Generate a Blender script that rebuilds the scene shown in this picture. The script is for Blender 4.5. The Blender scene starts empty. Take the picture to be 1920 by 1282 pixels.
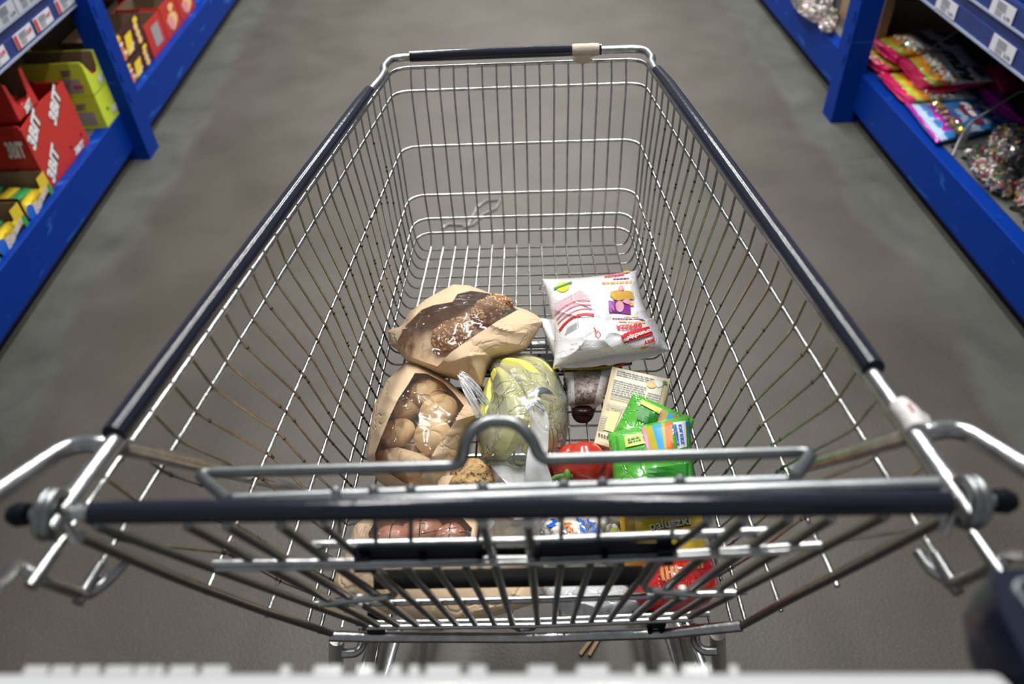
import bpy, math, random
import numpy as np
from mathutils import Vector, noise, Matrix
random.seed(7)
R = math.radians
# ------------------------------------------------------------------ camera, world, light, exposure
H = 1.38                      # camera height above the floor
FPX = 1433.8                  # focal length in pixels of the 1920 wide frame
PIT, YAW, ROL = R(42.191), R(-2.715), R(-3.167)
CX = -0.0236                  # the cart's mid plane
cy_, sy_ = math.cos(YAW), math.sin(YAW)
FW = np.array([sy_*math.cos(PIT), cy_*math.cos(PIT), -math.sin(PIT)])
_r0 = np.array([cy_, -sy_, 0.0]); _u0 = np.cross(_r0, FW)
RT = _r0*math.cos(ROL) + _u0*math.sin(ROL)
UP = -_r0*math.sin(ROL) + _u0*math.cos(ROL)
sc = bpy.context.scene
cam_d = bpy.data.cameras.new('camera'); cam = bpy.data.objects.new('camera', cam_d)
sc.collection.objects.link(cam); sc.camera = cam
m = Matrix(((RT[0], UP[0], -FW[0], 0), (RT[1], UP[1], -FW[1], 0), (RT[2], UP[2], -FW[2], H), (0, 0, 0, 1)))
cam.matrix_world = m
cam_d.sensor_width = 36; cam_d.lens = FPX*36/1920
cam_d.clip_start = .02
cam_d.dof.use_dof = True; cam_d.dof.focus_distance = 0.98; cam_d.dof.aperture_fstop = 4.0
sc.view_settings.view_transform = 'Standard'; sc.view_settings.look = 'None'
sc.view_settings.gamma = 1; sc.view_settings.use_curve_mapping = False
sc.view_settings.exposure = 0.16
w = bpy.data.worlds.new('hall_ambience'); sc.world = w; w.use_nodes = True
w.node_tree.nodes['Background'].inputs[0].default_value = (0.93, 0.96, 1.0, 1)
w.node_tree.nodes['Background'].inputs[1].default_value = 0.21
def strip(name, x, y, sx, sy, power, z=3.7):
    l = bpy.data.lights.new(name, 'AREA'); l.shape = 'RECTANGLE'; l.size = sx; l.size_y = sy
    l.energy = power; l.color = (1.0, 0.985, 0.95)
    o = bpy.data.objects.new(name, l); sc.collection.objects.link(o); o.location = (x, y, z)
    return o
strip('ceiling_tube_light', -0.62, 3.9, .07, 5.6, 132, 3.15)
strip('ceiling_tube_light', 0.5, 3.9, .07, 5.6, 132, 3.15)
strip('ceiling_tube_light', -0.1, 8.5, 2.4, .3, 90)

# ------------------------------------------------------------------ points from the camera
CAMO = np.array([0.0, 0.0, H])
def ray(px, py): return FW + RT*(px-960)/FPX - UP*(py-641)/FPX
def P(px, py, x=None, y=None, z=None):
    d = ray(px, py)
    t = x/d[0] if x is not None else y/d[1] if y is not None else (z-H)/d[2]
    return CAMO + d*t
GATE = ((.265, H-.37), (.405, H-.80))
def PG(px, py, off=0.0):
    (y1, z1), (y2, z2) = GATE; n = np.array([0, -(z2-z1), y2-y1]); n /= np.linalg.norm(n)
    d = ray(px, py); t = ((np.array([0, y1, z1])-CAMO)@n+off)/(d@n)
    return CAMO + d*t
def SH(px, py, side, t=0.0):
    c = (-1.385-t) if side < 0 else (1.312+t); d = ray(px, py)
    return CAMO + d*(c/(d[0]+.0446*d[1]))
def SW(side, t, s, z): return np.array([((-1.385-t) if side < 0 else (1.312+t))-.0446*s, s, z])
def zf(y): return .582 + .058*(y-.415)      # basket floor

# ------------------------------------------------------------------ materials
MATS = {}
def node_mat(name):
    mt = bpy.data.materials.new(name); mt.use_nodes = True; nt = mt.node_tree
    return mt, nt, nt.nodes, nt.links, nt.nodes['Principled BSDF']
def mat(name, col, rough=.5, metal=0, spec=.4, bump=0, bscale=60, var=0, vscale=20, coat=0, col2=None):
    if name in MATS: return MATS[name]
    mt, nt, N, L, b = node_mat(name)
    b.inputs['Base Color'].default_value = (*col, 1); b.inputs['Roughness'].default_value = rough
    b.inputs['Metallic'].default_value = metal; b.inputs['Specular IOR Level'].default_value = spec
    b.inputs['Coat Weight'].default_value = coat; b.inputs['Coat Roughness'].default_value = .12
    if var or col2 or bump:
        tc = N.new('ShaderNodeTexCoord')
    if var or col2:
        n = N.new('ShaderNodeTexNoise'); n.inputs['Scale'].default_value = vscale; n.inputs['Detail'].default_value = 5
        L.new(tc.outputs['Object'], n.inputs['Vector'])
        rp = N.new('ShaderNodeValToRGB'); rp.color_ramp.elements[0].position = .35; rp.color_ramp.elements[1].position = .68
        c2 = col2 if col2 else tuple(c*(1-var) for c in col)
        rp.color_ramp.elements[0].color = (*c2, 1); rp.color_ramp.elements[1].color = (*col, 1)
        L.new(n.outputs['Fac'], rp.inputs['Fac']); L.new(rp.outputs['Color'], b.inputs['Base Color'])
    if bump:
        n2 = N.new('ShaderNodeTexNoise'); n2.inputs['Scale'].default_value = bscale; n2.inputs['Detail'].default_value = 4
        L.new(tc.outputs['Object'], n2.inputs['Vector'])
        bp = N.new('ShaderNodeBump'); bp.inputs['Strength'].default_value = bump; bp.inputs['Distance'].default_value = .004
        L.new(n2.outputs['Fac'], bp.inputs['Height']); L.new(bp.outputs['Normal'], b.inputs['Normal'])
    MATS[name] = mt; return mt
def crease(N, L, b, scale, strength, dist=.004):
    tc = N.new('ShaderNodeTexCoord'); n = N.new('ShaderNodeTexNoise'); n.inputs['Scale'].default_value = scale
    n.inputs['Detail'].default_value = 3; n.inputs['Distortion'].default_value = .6
    L.new(tc.outputs['Object'], n.inputs['Vector'])
    v = N.new('ShaderNodeTexVoronoi'); v.feature = 'DISTANCE_TO_EDGE'; v.inputs['Scale'].default_value = scale*.7
    mx = N.new('ShaderNodeMixRGB'); mx.inputs[0].default_value = .12
    L.new(tc.outputs['Object'], mx.inputs[1]); L.new(n.outputs['Color'], mx.inputs[2]); L.new(mx.outputs[0], v.inputs['Vector'])
    sm = N.new('ShaderNodeMapRange'); sm.inputs[1].default_value = 0; sm.inputs[2].default_value = .045
    L.new(v.outputs['Distance'], sm.inputs[0])
    ad = N.new('ShaderNodeMath'); ad.operation = 'ADD'; L.new(n.outputs['Fac'], ad.inputs[0]); 
    ml = N.new('ShaderNodeMath'); ml.operation = 'MULTIPLY'; ml.inputs[1].default_value = .42
    L.new(sm.outputs[0], ml.inputs[0]); L.new(ml.outputs[0], ad.inputs[1])
    bp = N.new('ShaderNodeBump'); bp.inputs['Strength'].default_value = strength; bp.inputs['Distance'].default_value = dist
    L.new(ad.outputs[0], bp.inputs['Height'])
    return bp
def film(name, tint=(1, 1, 1), milk=.06, gloss=.10, rough=.10, strength=.6, scale=28, milkcol=(.85, .87, .9)):
    if name in MATS: return MATS[name]
    mt, nt, N, L, b = node_mat(name); N.remove(b); out = N['Material Output']
    tr = N.new('ShaderNodeBsdfTransparent'); tr.inputs[0].default_value = (*tint, 1)
    gl = N.new('ShaderNodeBsdfGlossy'); gl.inputs['Roughness'].default_value = rough
    df = N.new('ShaderNodeBsdfDiffuse'); df.inputs[0].default_value = (*milkcol, 1)
    bp = crease(N, L, None, scale, strength); L.new(bp.outputs[0], gl.inputs['Normal']); L.new(bp.outputs[0], df.inputs['Normal'])
    m1 = N.new('ShaderNodeMixShader'); m1.inputs[0].default_value = milk; L.new(tr.outputs[0], m1.inputs[1]); L.new(df.outputs[0], m1.inputs[2])
    fr = N.new('ShaderNodeFresnel'); fr.inputs[0].default_value = 1.45; L.new(bp.outputs[0], fr.inputs['Normal'])
    ad = N.new('ShaderNodeMath'); ad.operation = 'ADD'; ad.inputs[1].default_value = gloss-.04; ad.use_clamp = True; L.new(fr.outputs[0], ad.inputs[0])
    m2 = N.new('ShaderNodeMixShader'); L.new(ad.outputs[0], m2.inputs[0]); L.new(m1.outputs[0], m2.inputs[1]); L.new(gl.outputs[0], m2.inputs[2])
    L.new(m2.outputs[0], out.inputs[0]); MATS[name] = mt; return mt
def pack(name, col, rough=.25, strength=.35, scale=30, coat=.4):
    if name in MATS: return MATS[name]
    mt, nt, N, L, b = node_mat(name)
    b.inputs['Base Color'].default_value = (*col, 1); b.inputs['Roughness'].default_value = rough; b.inputs['Coat Weight'].default_value = coat
    b.inputs['Coat Roughness'].default_value = .08
    bp = crease(N, L, b, scale, strength, .003); L.new(bp.outputs[0], b.inputs['Normal']); L.new(bp.outputs[0], b.inputs['Coat Normal'])
    MATS[name] = mt; return mt
def islands(name, cols, rough=.25, metal=0, coat=.5):
    if name in MATS: return MATS[name]
    mt, nt, N, L, b = node_mat(name)
    g = N.new('ShaderNodeNewGeometry'); rp = N.new('ShaderNodeValToRGB'); rp.color_ramp.interpolation = 'CONSTANT'
    el = rp.color_ramp.elements
    el[0].position = 0; el[0].color = (*cols[0], 1); el[1].position = 1/len(cols); el[1].color = (*cols[1], 1)
    for i, c in enumerate(cols[2:], 2):
        e = el.new(i/len(cols)); e.color = (*c, 1)
    L.new(g.outputs['Random Per Island'], rp.inputs[0]); L.new(rp.outputs[0], b.inputs['Base Color'])
    b.inputs['Roughness'].default_value = rough; b.inputs['Metallic'].default_value = metal; b.inputs['Coat Weight'].default_value = coat
    MATS[name] = mt; return mt
def srgb(r, g, b):
    f = lambda c: (c/255/12.92) if c/255 <= .04045 else ((c/255+.055)/1.055)**2.4
    return (f(r), f(g), f(b))
chrome = mat('zinc_plated_wire', (.60, .61, .59), .26, 1, var=.35, vscale=90, bump=.15, bscale=300)
chrome_t = mat('zinc_plated_tube', (.56, .57, .57), .30, 1, var=.3, vscale=60, bump=.12, bscale=200)
dull = mat('dull_grey_steel', (.30, .315, .32), .33, 1, var=.15, vscale=70)
sleeve_m = mat('dark_navy_plastic', (.013, .015, .028), .14, 0, .4, bump=.05, bscale=120)
blackp = mat('black_plastic', (.006, .007, .012), .45, 0, .12, bump=.05, bscale=150)
flapm = mat('slate_plastic', (.014, .017, .03), .5, 0, .2, bump=.08, bscale=150)
def kraft(name='kraft_paper', col=(.74, .545, .35)):
    if name in MATS: return MATS[name]
    mt, nt, N, L, b = node_mat(name)
    tc = N.new('ShaderNodeTexCoord'); n = N.new('ShaderNodeTexNoise'); n.inputs['Scale'].default_value = 14; n.inputs['Detail'].default_value = 6
    L.new(tc.outputs['Object'], n.inputs['Vector']); rp = N.new('ShaderNodeValToRGB')
    rp.color_ramp.elements[0].color = (*[c*.88 for c in col], 1); rp.color_ramp.elements[1].color = (*[min(1, c*1.06) for c in col], 1)
    L.new(n.outputs['Fac'], rp.inputs[0]); L.new(rp.outputs[0], b.inputs['Base Color']); b.inputs['Roughness'].default_value = .72
    bp = crease(N, L, b, 16, .55, .005); L.new(bp.outputs[0], b.inputs['Normal']); MATS[name] = mt; return mt
kr = kraft()
fl_win = film('window_film', (.985, .985, .98), .02, .09, .11, .9, 15)
fl_bag = film('thin_bag_film', (.95, .96, .94), .22, .10, .14, .8, 18)
fl_white = film('white_bag_film', (.92, .92, .93), .5, .08, .2, .5, 26)

# ------------------------------------------------------------------ mesh collector
class MB:
    def __init__(s): s.v = []; s.f = []; s.m = []
    def add(s, vs, fs, mi=0):
        k = len(s.v); s.v += [tuple(map(float, q)) for q in vs]; s.f += [tuple(i+k for i in f) for f in fs]; s.m += [mi]*len(fs)
    def box(s, mn, mx, fr=None, mi=0):
        c = [(x, y, z) for x in (mn[0], mx[0]) for y in (mn[1], mx[1]) for z in (mn[2], mx[2])]
        if fr: c = [fr(*q) for q in c]
        s.add(c, [(0, 1, 3, 2), (4, 6, 7, 5), (0, 4, 5, 1), (2, 3, 7, 6), (0, 2, 6, 4), (1, 5, 7, 3)], mi)
    def tube(s, pts, r, seg=8, mi=0, closed=False, cap=True):
        pts = [Vector(p) for p in pts]; n = len(pts); rr = r if hasattr(r, '__len__') else [r]*n
        if n < 2: return
        up = None; rings = []
        for i in range(n):
            if closed: t = pts[(i+1) % n]-pts[i-1]
            else: t = pts[min(i+1, n-1)]-pts[max(i-1, 0)]
            if t.length < 1e-9: t = Vector((0, 0, 1))
            t.normalize()
            if up is None:
                up = t.orthogonal().normalized()
            up = (up-t*up.dot(t)); up = up.normalized() if up.length > 1e-6 else t.orthogonal().normalized()
            b = t.cross(up)
            rings.append([pts[i]+(up*math.cos(a)+b*math.sin(a))*rr[i] for a in [2*math.pi*k/seg for k in range(seg)]])
        vs = [q for rg in rings for q in rg]; fs = []
        for i in range(n if closed else n-1):
            for k in range(seg):
                a = i*seg+k; b2 = i*seg+(k+1) % seg; j = ((i+1) % n)*seg
                fs.append((a, b2, j+(k+1) % seg, j+k))
        if cap and not closed:
            fs.append(tuple(range(seg))[::-1]); fs.append(tuple((n-1)*seg+k for k in range(seg)))
        s.add(vs, fs, mi)
    def lathe(s, prof, c, axis=(0, 0, 1), seg=24, mi=0):
        ax = Vector(axis).normalized(); u = ax.orthogonal().normalized(); v = ax.cross(u); c = Vector(c)
        vs = []; n = len(prof)
        for (r_, h) in prof:
            for k in range(seg):
                a = 2*math.pi*k/seg; vs.append(c+ax*h+(u*math.cos(a)+v*math.sin(a))*max(r_, 1e-5))
        fs = [(i*seg+k, i*seg+(k+1) % seg, (i+1)*seg+(k+1) % seg, (i+1)*seg+k) for i in range(n-1) for k in range(seg)]
        s.add(vs, fs, mi)
    def ell(s, c, rad, rot=None, nu=14, nv=9, mi=0, fn=None):
        vs = []; c = Vector(c); rot = rot or Matrix.Identity(3)
        for j in range(nv+1):
            ph = math.pi*j/nv
            for i in range(nu):
                th = 2*math.pi*i/nu; d = Vector((math.sin(ph)*math.cos(th), math.sin(ph)*math.sin(th), math.cos(ph)))
                k = fn(d) if fn else 1.0
                vs.append(c+rot@Vector((d.x*rad[0]*k, d.y*rad[1]*k, d.z*rad[2]*k)))
        fs = [(j*nu+i, (j+1)*nu+i, (j+1)*nu+(i+1) % nu, j*nu+(i+1) % nu) for j in range(nv) for i in range(nu)]
        s.add(vs, fs, mi)
def fillet(pts, rad, n=5):
    pts = [Vector(p) for p in pts]; out = [pts[0]]
    for i in range(1, len(pts)-1):
        a, b, c = pts[i-1], pts[i], pts[i+1]
        r_ = rad[i] if hasattr(rad, '__len__') else rad
        d1 = (a-b); d2 = (c-b); k = min(r_, d1.length*.48, d2.length*.48)
        p, q = b+d1.normalized()*k, b+d2.normalized()*k
        for j in range(n+1):
            t = j/n; out.append(p*(1-t)**2+b*2*t*(1-t)+q*t*t)
    out.append(pts[-1]); return out
def setp(o, label=None, cat=None, group=None, kind=None):
    if label: o['label'] = label
    if cat: o['category'] = cat
    if group: o['group'] = group
    if kind: o['kind'] = kind
    return o
def wloc(o):
    l = Vector((0, 0, 0))
    while o: l += o.location; o = o.parent
    return l
def ob(name, mb, mats, parent=None, smooth=False, label=None, cat=None, group=None, kind=None):
    if not isinstance(mats, (list, tuple)): mats = [mats]
    if parent is not None: L0 = wloc(parent)
    else:
        a = np.array(mb.v); L0 = Vector(((a[:, 0].min()+a[:, 0].max())/2, (a[:, 1].min()+a[:, 1].max())/2, a[:, 2].min()))
    me = bpy.data.meshes.new(name); me.from_pydata([(x-L0.x, y-L0.y, z-L0.z) for x, y, z in mb.v], [], mb.f)
    for q in mats: me.materials.append(q)
    me.polygons.foreach_set('material_index', mb.m)
    if smooth: me.polygons.foreach_set('use_smooth', [True]*len(mb.f))
    me.update(); o = bpy.data.objects.new(name, me); sc.collection.objects.link(o)
    if smooth:
        try: me.set_sharp_from_angle(angle=R(50 if smooth is True else smooth))
        except Exception: pass
    if parent is not None: o.parent = parent
    else: o.location = L0
    return setp(o, label, cat, group, kind)
def thing(name, label, cat, loc, group=None):
    o = bpy.data.objects.new(name, None); o.empty_display_size = .05; sc.collection.objects.link(o)
    o.location = Vector([float(c) for c in loc]); return setp(o, label, cat, group)

# ------------------------------------------------------------------ lettering
_tc = {}
def text2d(txt, bold=.0, shear=0):
    k = (txt, bold, shear)
    if k in _tc: return _tc[k]
    cu = bpy.data.curves.new('t', 'FONT'); cu.body = txt; cu.size = 1; cu.offset = bold; cu.shear = shear; cu.resolution_u = 3
    o = bpy.data.objects.new('t', cu); sc.collection.objects.link(o)
    dg = bpy.context.evaluated_depsgraph_get(); me = bpy.data.meshes.new_from_object(o.evaluated_get(dg))
    vs = [(v.co.x, v.co.y) for v in me.vertices]; fs = [tuple(p.vertices) for p in me.polygons]
    bpy.data.objects.remove(o); bpy.data.curves.remove(cu); bpy.data.meshes.remove(me)
    xs = [v[0] for v in vs]; ys = [v[1] for v in vs]; x0, x1, y0, y1 = min(xs), max(xs), min(ys), max(ys)
    vs = [((x-x0)/(x1-x0), (y-y0)/(y1-y0)) for x, y in vs]
    _tc[k] = (vs, fs); return _tc[k]
def text_on(mb, fn, txt, bold=.02, shear=0, mi=0):
    """fn maps the unit text box (a,b) to a world point"""
    vs, fs = text2d(txt, bold, shear); mb.add([fn(a, b) for a, b in vs], fs, mi)
def patch(mb, fn, nu=6, nv=6, mi=0):
    vs = [fn(i/nu, j/nv) for j in range(nv+1) for i in range(nu+1)]
    mb.add(vs, [(j*(nu+1)+i, j*(nu+1)+i+1, (j+1)*(nu+1)+i+1, (j+1)*(nu+1)+i) for j in range(nv) for i in range(nu)], mi)
def disc(mb, fn, n=20, rings=3, mi=0, wob=0, seed=0):
    """fn maps the unit disc (-1..1)"""
    rnd = random.Random(seed); w_ = [1+wob*(rnd.random()-.5)*2 for _ in range(n)]
    vs = [fn(0, 0)]
    for j in range(1, rings+1):
        for i in range(n):
            a = 2*math.pi*i/n; q = j/rings*w_[i]; vs.append(fn(q*math.cos(a), q*math.sin(a)))
    fs = [(0, 1+i, 1+(i+1) % n) for i in range(n)]
    for j in range(rings-1):
        for i in range(n):
            a = 1+j*n+i; b = 1+j*n+(i+1) % n; fs.append((a, a+n, b+n, b))
    mb.add(vs, fs, mi)
def lin(o, ux, uy): # affine map of unit box
    o, ux, uy = map(np.array, (o, ux, uy)); return lambda a, b: o+ux*a+uy*b

# ------------------------------------------------------------------ soft surfaces
class Quad:
    """soft pack: four corners (pixel + height), bulging up by Hb and down by Lb"""
    def __init__(s, c, z, Hb, Lb=None, p=2.6, wr=.002, fr=22, th=0, seed=0, edge=None, ridge=0):
        s.c = [np.array(q, float) for q in c]; s.z = z if hasattr(z, '__len__') else [z]*4
        s.H = Hb; s.L = Hb*.5 if Lb is None else Lb; s.p = p; s.wr = wr; s.fr = fr; s.th = th; s.seed = seed; s.edge = edge; s.ridge = ridge
    def prof(s, u, v): return max(0, 1-abs(2*u-1)**s.p)**.6*max(0, 1-abs(2*v-1)**s.p)**.6
    def bil(s, q, u, v): return q[0]*(1-u)*(1-v)+q[1]*u*(1-v)+q[2]*u*v+q[3]*(1-u)*v
    def raw(s, u, v):
        uu, vv = min(max(u, 0), 1), min(max(v, 0), 1)
        px = s.bil(s.c, u, v)
        if s.edge: px = px+np.array(s.edge(u, v))
        zb = s.bil(s.z, uu, vv)
        pf = s.prof(uu, vv)
        base = P(px[0], px[1], z=zb)
        q = Vector(base)*s.fr+Vector((s.seed*7.3, 0, 0))
        n = noise.noise(q)+.5*noise.noise(q*2.1)
        rd = (1-abs(noise.noise(q*.9+Vector((5, 5, 5)))))**6
        z = zb+s.H*pf+(s.wr*n+s.ridge*rd)*(.25+.75*pf)
        return P(px[0], px[1], z=z), zb, pf
    def pt(s, u, v, off=0):
        a = s.raw(u, v)[0]
        if off:
            e = .01; b = s.raw(u+e, v)[0]; c = s.raw(u, v+e)[0]; n = np.cross(b-a, c-a); n /= (np.linalg.norm(n)+1e-12)
            if n[2] < 0: n = -n
            a = a+n*off
        return a
    def build(s, mb, nu=40, nv=40, mi=0, mfn=None, skip=None):
        top = []; bot = []
        for j in range(nv+1):
            for i in range(nu+1):
                u, v = i/nu, j/nv; a, zb, pf = s.raw(u, v); top.append(a)
                bot.append(np.array([a[0], a[1], min(a[2]-.0005, zb-s.th-s.L*pf)]))
        W = nu+1; k0 = len(mb.v)
        mb.v += [tuple(q) for q in top]+[tuple(q) for q in bot]; nb = len(top)
        for j in range(nv):
            for i in range(nu):
                u, v = (i+.5)/nu, (j+.5)/nv; a = k0+j*W+i
                if not (skip and skip(u, v)):
                    mb.f.append((a, a+1, a+W+1, a+W)); mb.m.append(mfn(u, v) if mfn else mi)
                mb.f.append((a+nb, a+W+nb, a+W+1+nb, a+1+nb)); mb.m.append(mi)
        per = [i for i in range(nu)]+[j*W+nu for j in range(nv)]+[nv*W+i for i in range(nu, 0, -1)]+[j*W for j in range(nv, 0, -1)]
        for i in range(len(per)):
            a, b = k0+per[i], k0+per[(i+1) % len(per)]; mb.f.append((a, a+nb, b+nb, b)); mb.m.append(mi)
    def sub(s, u0, u1, v0, v1, off=.0007): return lambda a, b: s.pt(u0+(u1-u0)*a, v0+(v1-v0)*b, off)
    def quad(s, p00, p10, p11, p01, off=.0007):
        p = [np.array(q, float) for q in (p00, p10, p11, p01)]
        def f(a, b):
            q = p[0]*(1-a)*(1-b)+p[1]*a*(1-b)+p[2]*a*b+p[3]*(1-a)*b; return s.pt(q[0], q[1], off)
        return f
    def circ(s, cu, cv, ru, rv, off=.0009): return lambda x, y: s.pt(cu+ru*x, cv+rv*y, off)
    def inv(s, px, py):
        u = v = .5
        for _ in range(8):
            f = s.bil(s.c, u, v); fu = s.bil(s.c, u+1e-3, v)-f; fv = s.bil(s.c, u, v+1e-3)-f; e = np.array([px, py])-f
            J = np.array([fu, fv]).T/1e-3; d = np.linalg.solve(J, e); u += d[0]; v += d[1]
        return u, v
    def at(s, px, py, off=0): u, v = s.inv(px, py); return s.pt(min(1, max(0, u)), min(1, max(0, v)), off)
class Blob:
    """soft bag inside a pixel outline, edge at height z, bulging up by Hb"""
    def __init__(s, outline, z, Hb, zlow, p=2.2, wr=.003, fr=20, seed=0, ridge=0, centre=None, zfn=None, q=.7):
        s.o = [np.array(q_, float) for q_ in outline]; s.z = z; s.H = Hb; s.zl = zlow; s.p = p; s.wr = wr; s.fr = fr; s.seed = seed; s.ridge = ridge; s.q = q
        s.c = np.array(centre, float) if centre else sum(s.o)/len(s.o); s.zfn = zfn; s.cache = {}
    def rad(s, th):
        k = round(th*2000)
        if k in s.cache: return s.cache[k]
        d = np.array([math.cos(th), math.sin(th)]); best = 1
        for i in range(len(s.o)):
            a = s.o[i]-s.c; b = s.o[(i+1) % len(s.o)]-s.c; e = b-a
            den = d[0]*e[1]-d[1]*e[0]
            if abs(den) < 1e-9: continue
            t = (a[0]*e[1]-a[1]*e[0])/den; w_ = (a[0]*d[1]-a[1]*d[0])/den
            if t > 0 and -1e-6 <= w_ <= 1+1e-6: best = max(best, t)
        s.cache[k] = best; return best
    def at(s, px, py, off=0, rho=None):
        if rho is None:
            d = np.array([px, py])-s.c; l = np.hypot(*d); rho = min(1, l/s.rad(math.atan2(d[1], d[0]))) if l > 1e-6 else 0
        pf = max(0, 1-rho**s.p)**s.q
        z0 = s.z(px, py) if callable(s.z) else s.z
        base = P(px, py, z=z0); q = Vector(base)*s.fr+Vector((s.seed*7.3, 0, 0))
        n = noise.noise(q)+.5*noise.noise(q*2.2)
        rd = (1-abs(noise.noise(q*.8+Vector((5, 5, 5)))))**7
        z = z0+s.H*pf+(s.wr*n+s.ridge*rd)*(.2+.8*min(1, pf*1.3))
        if s.zfn: z += s.zfn(px, py)
        return P(px, py, z=z+off)
    def build(s, mb, K=96, M=26, mi=0, mfn=None, skip=None, bottom=True, snap=None):
        k0 = len(mb.v); pix = [tuple(s.c)]; mb.v.append(tuple(s.at(*s.c, rho=0)))
        for j in range(1, M+1):
            for i in range(K):
                th = 2*math.pi*i/K-math.pi; q = s.c+np.array([math.cos(th), math.sin(th)])*s.rad(th)*j/M
                if snap is not None and j < M:
                    R_ = s.rad(th); tol = .62*max(R_/M, 2*math.pi*R_*j/M/K); best = None
                    for w_ in range(len(snap)):
                        a = np.array(snap[w_-1], float); e = np.array(snap[w_], float)-a; t = min(1, max(0, ((q-a)@e)/(e@e))); d_ = np.hypot(*(a+e*t-q))
                        if d_ < tol and (best is None or d_ < best[0]): best = (d_, a+e*t)
                    if best is not None: q = best[1]
                    pix.append(tuple(q)); mb.v.append(tuple(s.at(q[0], q[1]))); continue
                pix.append(tuple(q)); mb.v.append(tuple(s.at(q[0], q[1], rho=j/M)))
        def face(f):
            cx = sum(pix[a][0] for a in f)/len(f); cyy = sum(pix[a][1] for a in f)/len(f)
            if skip and skip(cx, cyy): return
            mb.f.append(tuple(a+k0 for a in f)); mb.m.append(mfn(cx, cyy) if mfn else mi)
        for i in range(K): face((0, 1+(i+1) % K, 1+i))
        for j in range(M-1):
            for i in range(K):
                a = 1+j*K+i; b = 1+j*K+(i+1) % K; face((a, b, b+K, a+K))
        if bottom:
            e0 = 1+(M-1)*K; k1 = len(mb.v); zl = s.zl
            for sc_, dz in ((.96, .45), (.85, .9), (.5, 1)):
                for i in range(K):
                    v = np.array(mb.v[k0+e0+i]); c = np.array(mb.v[k0])
                    mb.v.append((c[0]+(v[0]-c[0])*sc_, c[1]+(v[1]-c[1])*sc_, v[2]+(zl-v[2])*dz))
            mb.v.append((mb.v[k0][0], mb.v[k0][1], zl)); last = len(mb.v)-1
            prev = [k0+e0+i for i in range(K)]
            for r_ in range(3):
                cur = [k1+r_*K+i for i in range(K)]
                for i in range(K): mb.f.append((prev[i], prev[(i+1) % K], cur[(i+1) % K], cur[i])); mb.m.append(mi)
                prev = cur
            for i in range(K): mb.f.append((prev[i], prev[(i+1) % K], last)); mb.m.append(mi)
    def quad(s, p00, p10, p11, p01, off=.0008):
        p = [np.array(q, float) for q in (p00, p10, p11, p01)]
        def f(a, b):
            q = p[0]*(1-a)*(1-b)+p[1]*a*(1-b)+p[2]*a*b+p[3]*(1-a)*b; return s.at(q[0], q[1], off)
        return f
    def circ(s, cx, cyy, rx, ry, off=.0009): return lambda x, y: s.at(cx+rx*x, cyy+ry*y, off)
def pq(S_, pts, off=.0014):
    "patch on a soft surface between four pixels"
    p = [np.array(q, float) for q in pts]
    def f(a, b):
        q = p[0]*(1-a)*(1-b)+p[1]*a*(1-b)+p[2]*a*b+p[3]*(1-a)*b; return S_.at(q[0], q[1], off)
    return f
def pt_(S_, p0, p1, h, off=.0012):
    "text box on a soft surface from pixel p0 to p1, h pixels tall"
    p0, p1 = np.array(p0, float), np.array(p1, float); d = p1-p0; n = np.array([d[1], -d[0]])/np.hypot(*d)*h
    return lambda a, b: S_.at(*(p0+d*a+n*b), off)
def pd(S_, c, rx, ry, ang=0, off=.0011):
    ca, sa = math.cos(ang), math.sin(ang)
    return lambda x, y: S_.at(c[0]+rx*x*ca-ry*y*sa, c[1]+rx*x*sa+ry*y*ca, off)
def band(mb, S_, pts, wd, off=.001, n=14):
    pts = [np.array(q, float) for q in pts]
    def cur(t):
        if len(pts) == 2: return pts[0]*(1-t)+pts[1]*t
        return pts[0]*(1-t)**2+2*(pts[1]*2-pts[0]*.5-pts[2]*.5)*t*(1-t)+pts[2]*t*t
    def f(a, b):
        d = cur(min(1, a+.02))-cur(max(0, a-.02)); q = cur(a)+np.array([-d[1], d[0]])/np.hypot(*d)*wd*(b-.5); return S_.at(q[0], q[1], off)
    patch(mb, f, n, 1)
def rows(mb, S_, pts, n, fill=.55, seed=0, off=.001, dash=6):
    "rows of illegible small print"
    rnd = random.Random(seed); f = pq(S_, pts, off)
    for r_ in range(n):
        b0, b1 = (r_+.5-fill/2)/n, (r_+.5+fill/2)/n; x = 0
        while x < .97:
            l = rnd.uniform(.4, 1.4)/dash; x1 = min(1, x+l); patch(mb, lambda a, b, x=x, x1=x1: f(x+(x1-x)*a, b0+(b1-b0)*b), max(1, int((x1-x)*10)), 1); x = x1+.18/dash
def inpoly(poly):
    def f(x, y):
        c = False; n = len(poly)
        for i in range(n):
            x1, y1 = poly[i]; x2, y2 = poly[i-1]
            if (y1 > y) != (y2 > y) and x < (x2-x1)*(y-y1)/(y2-y1)+x1: c = not c
        return c
    return f
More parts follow.
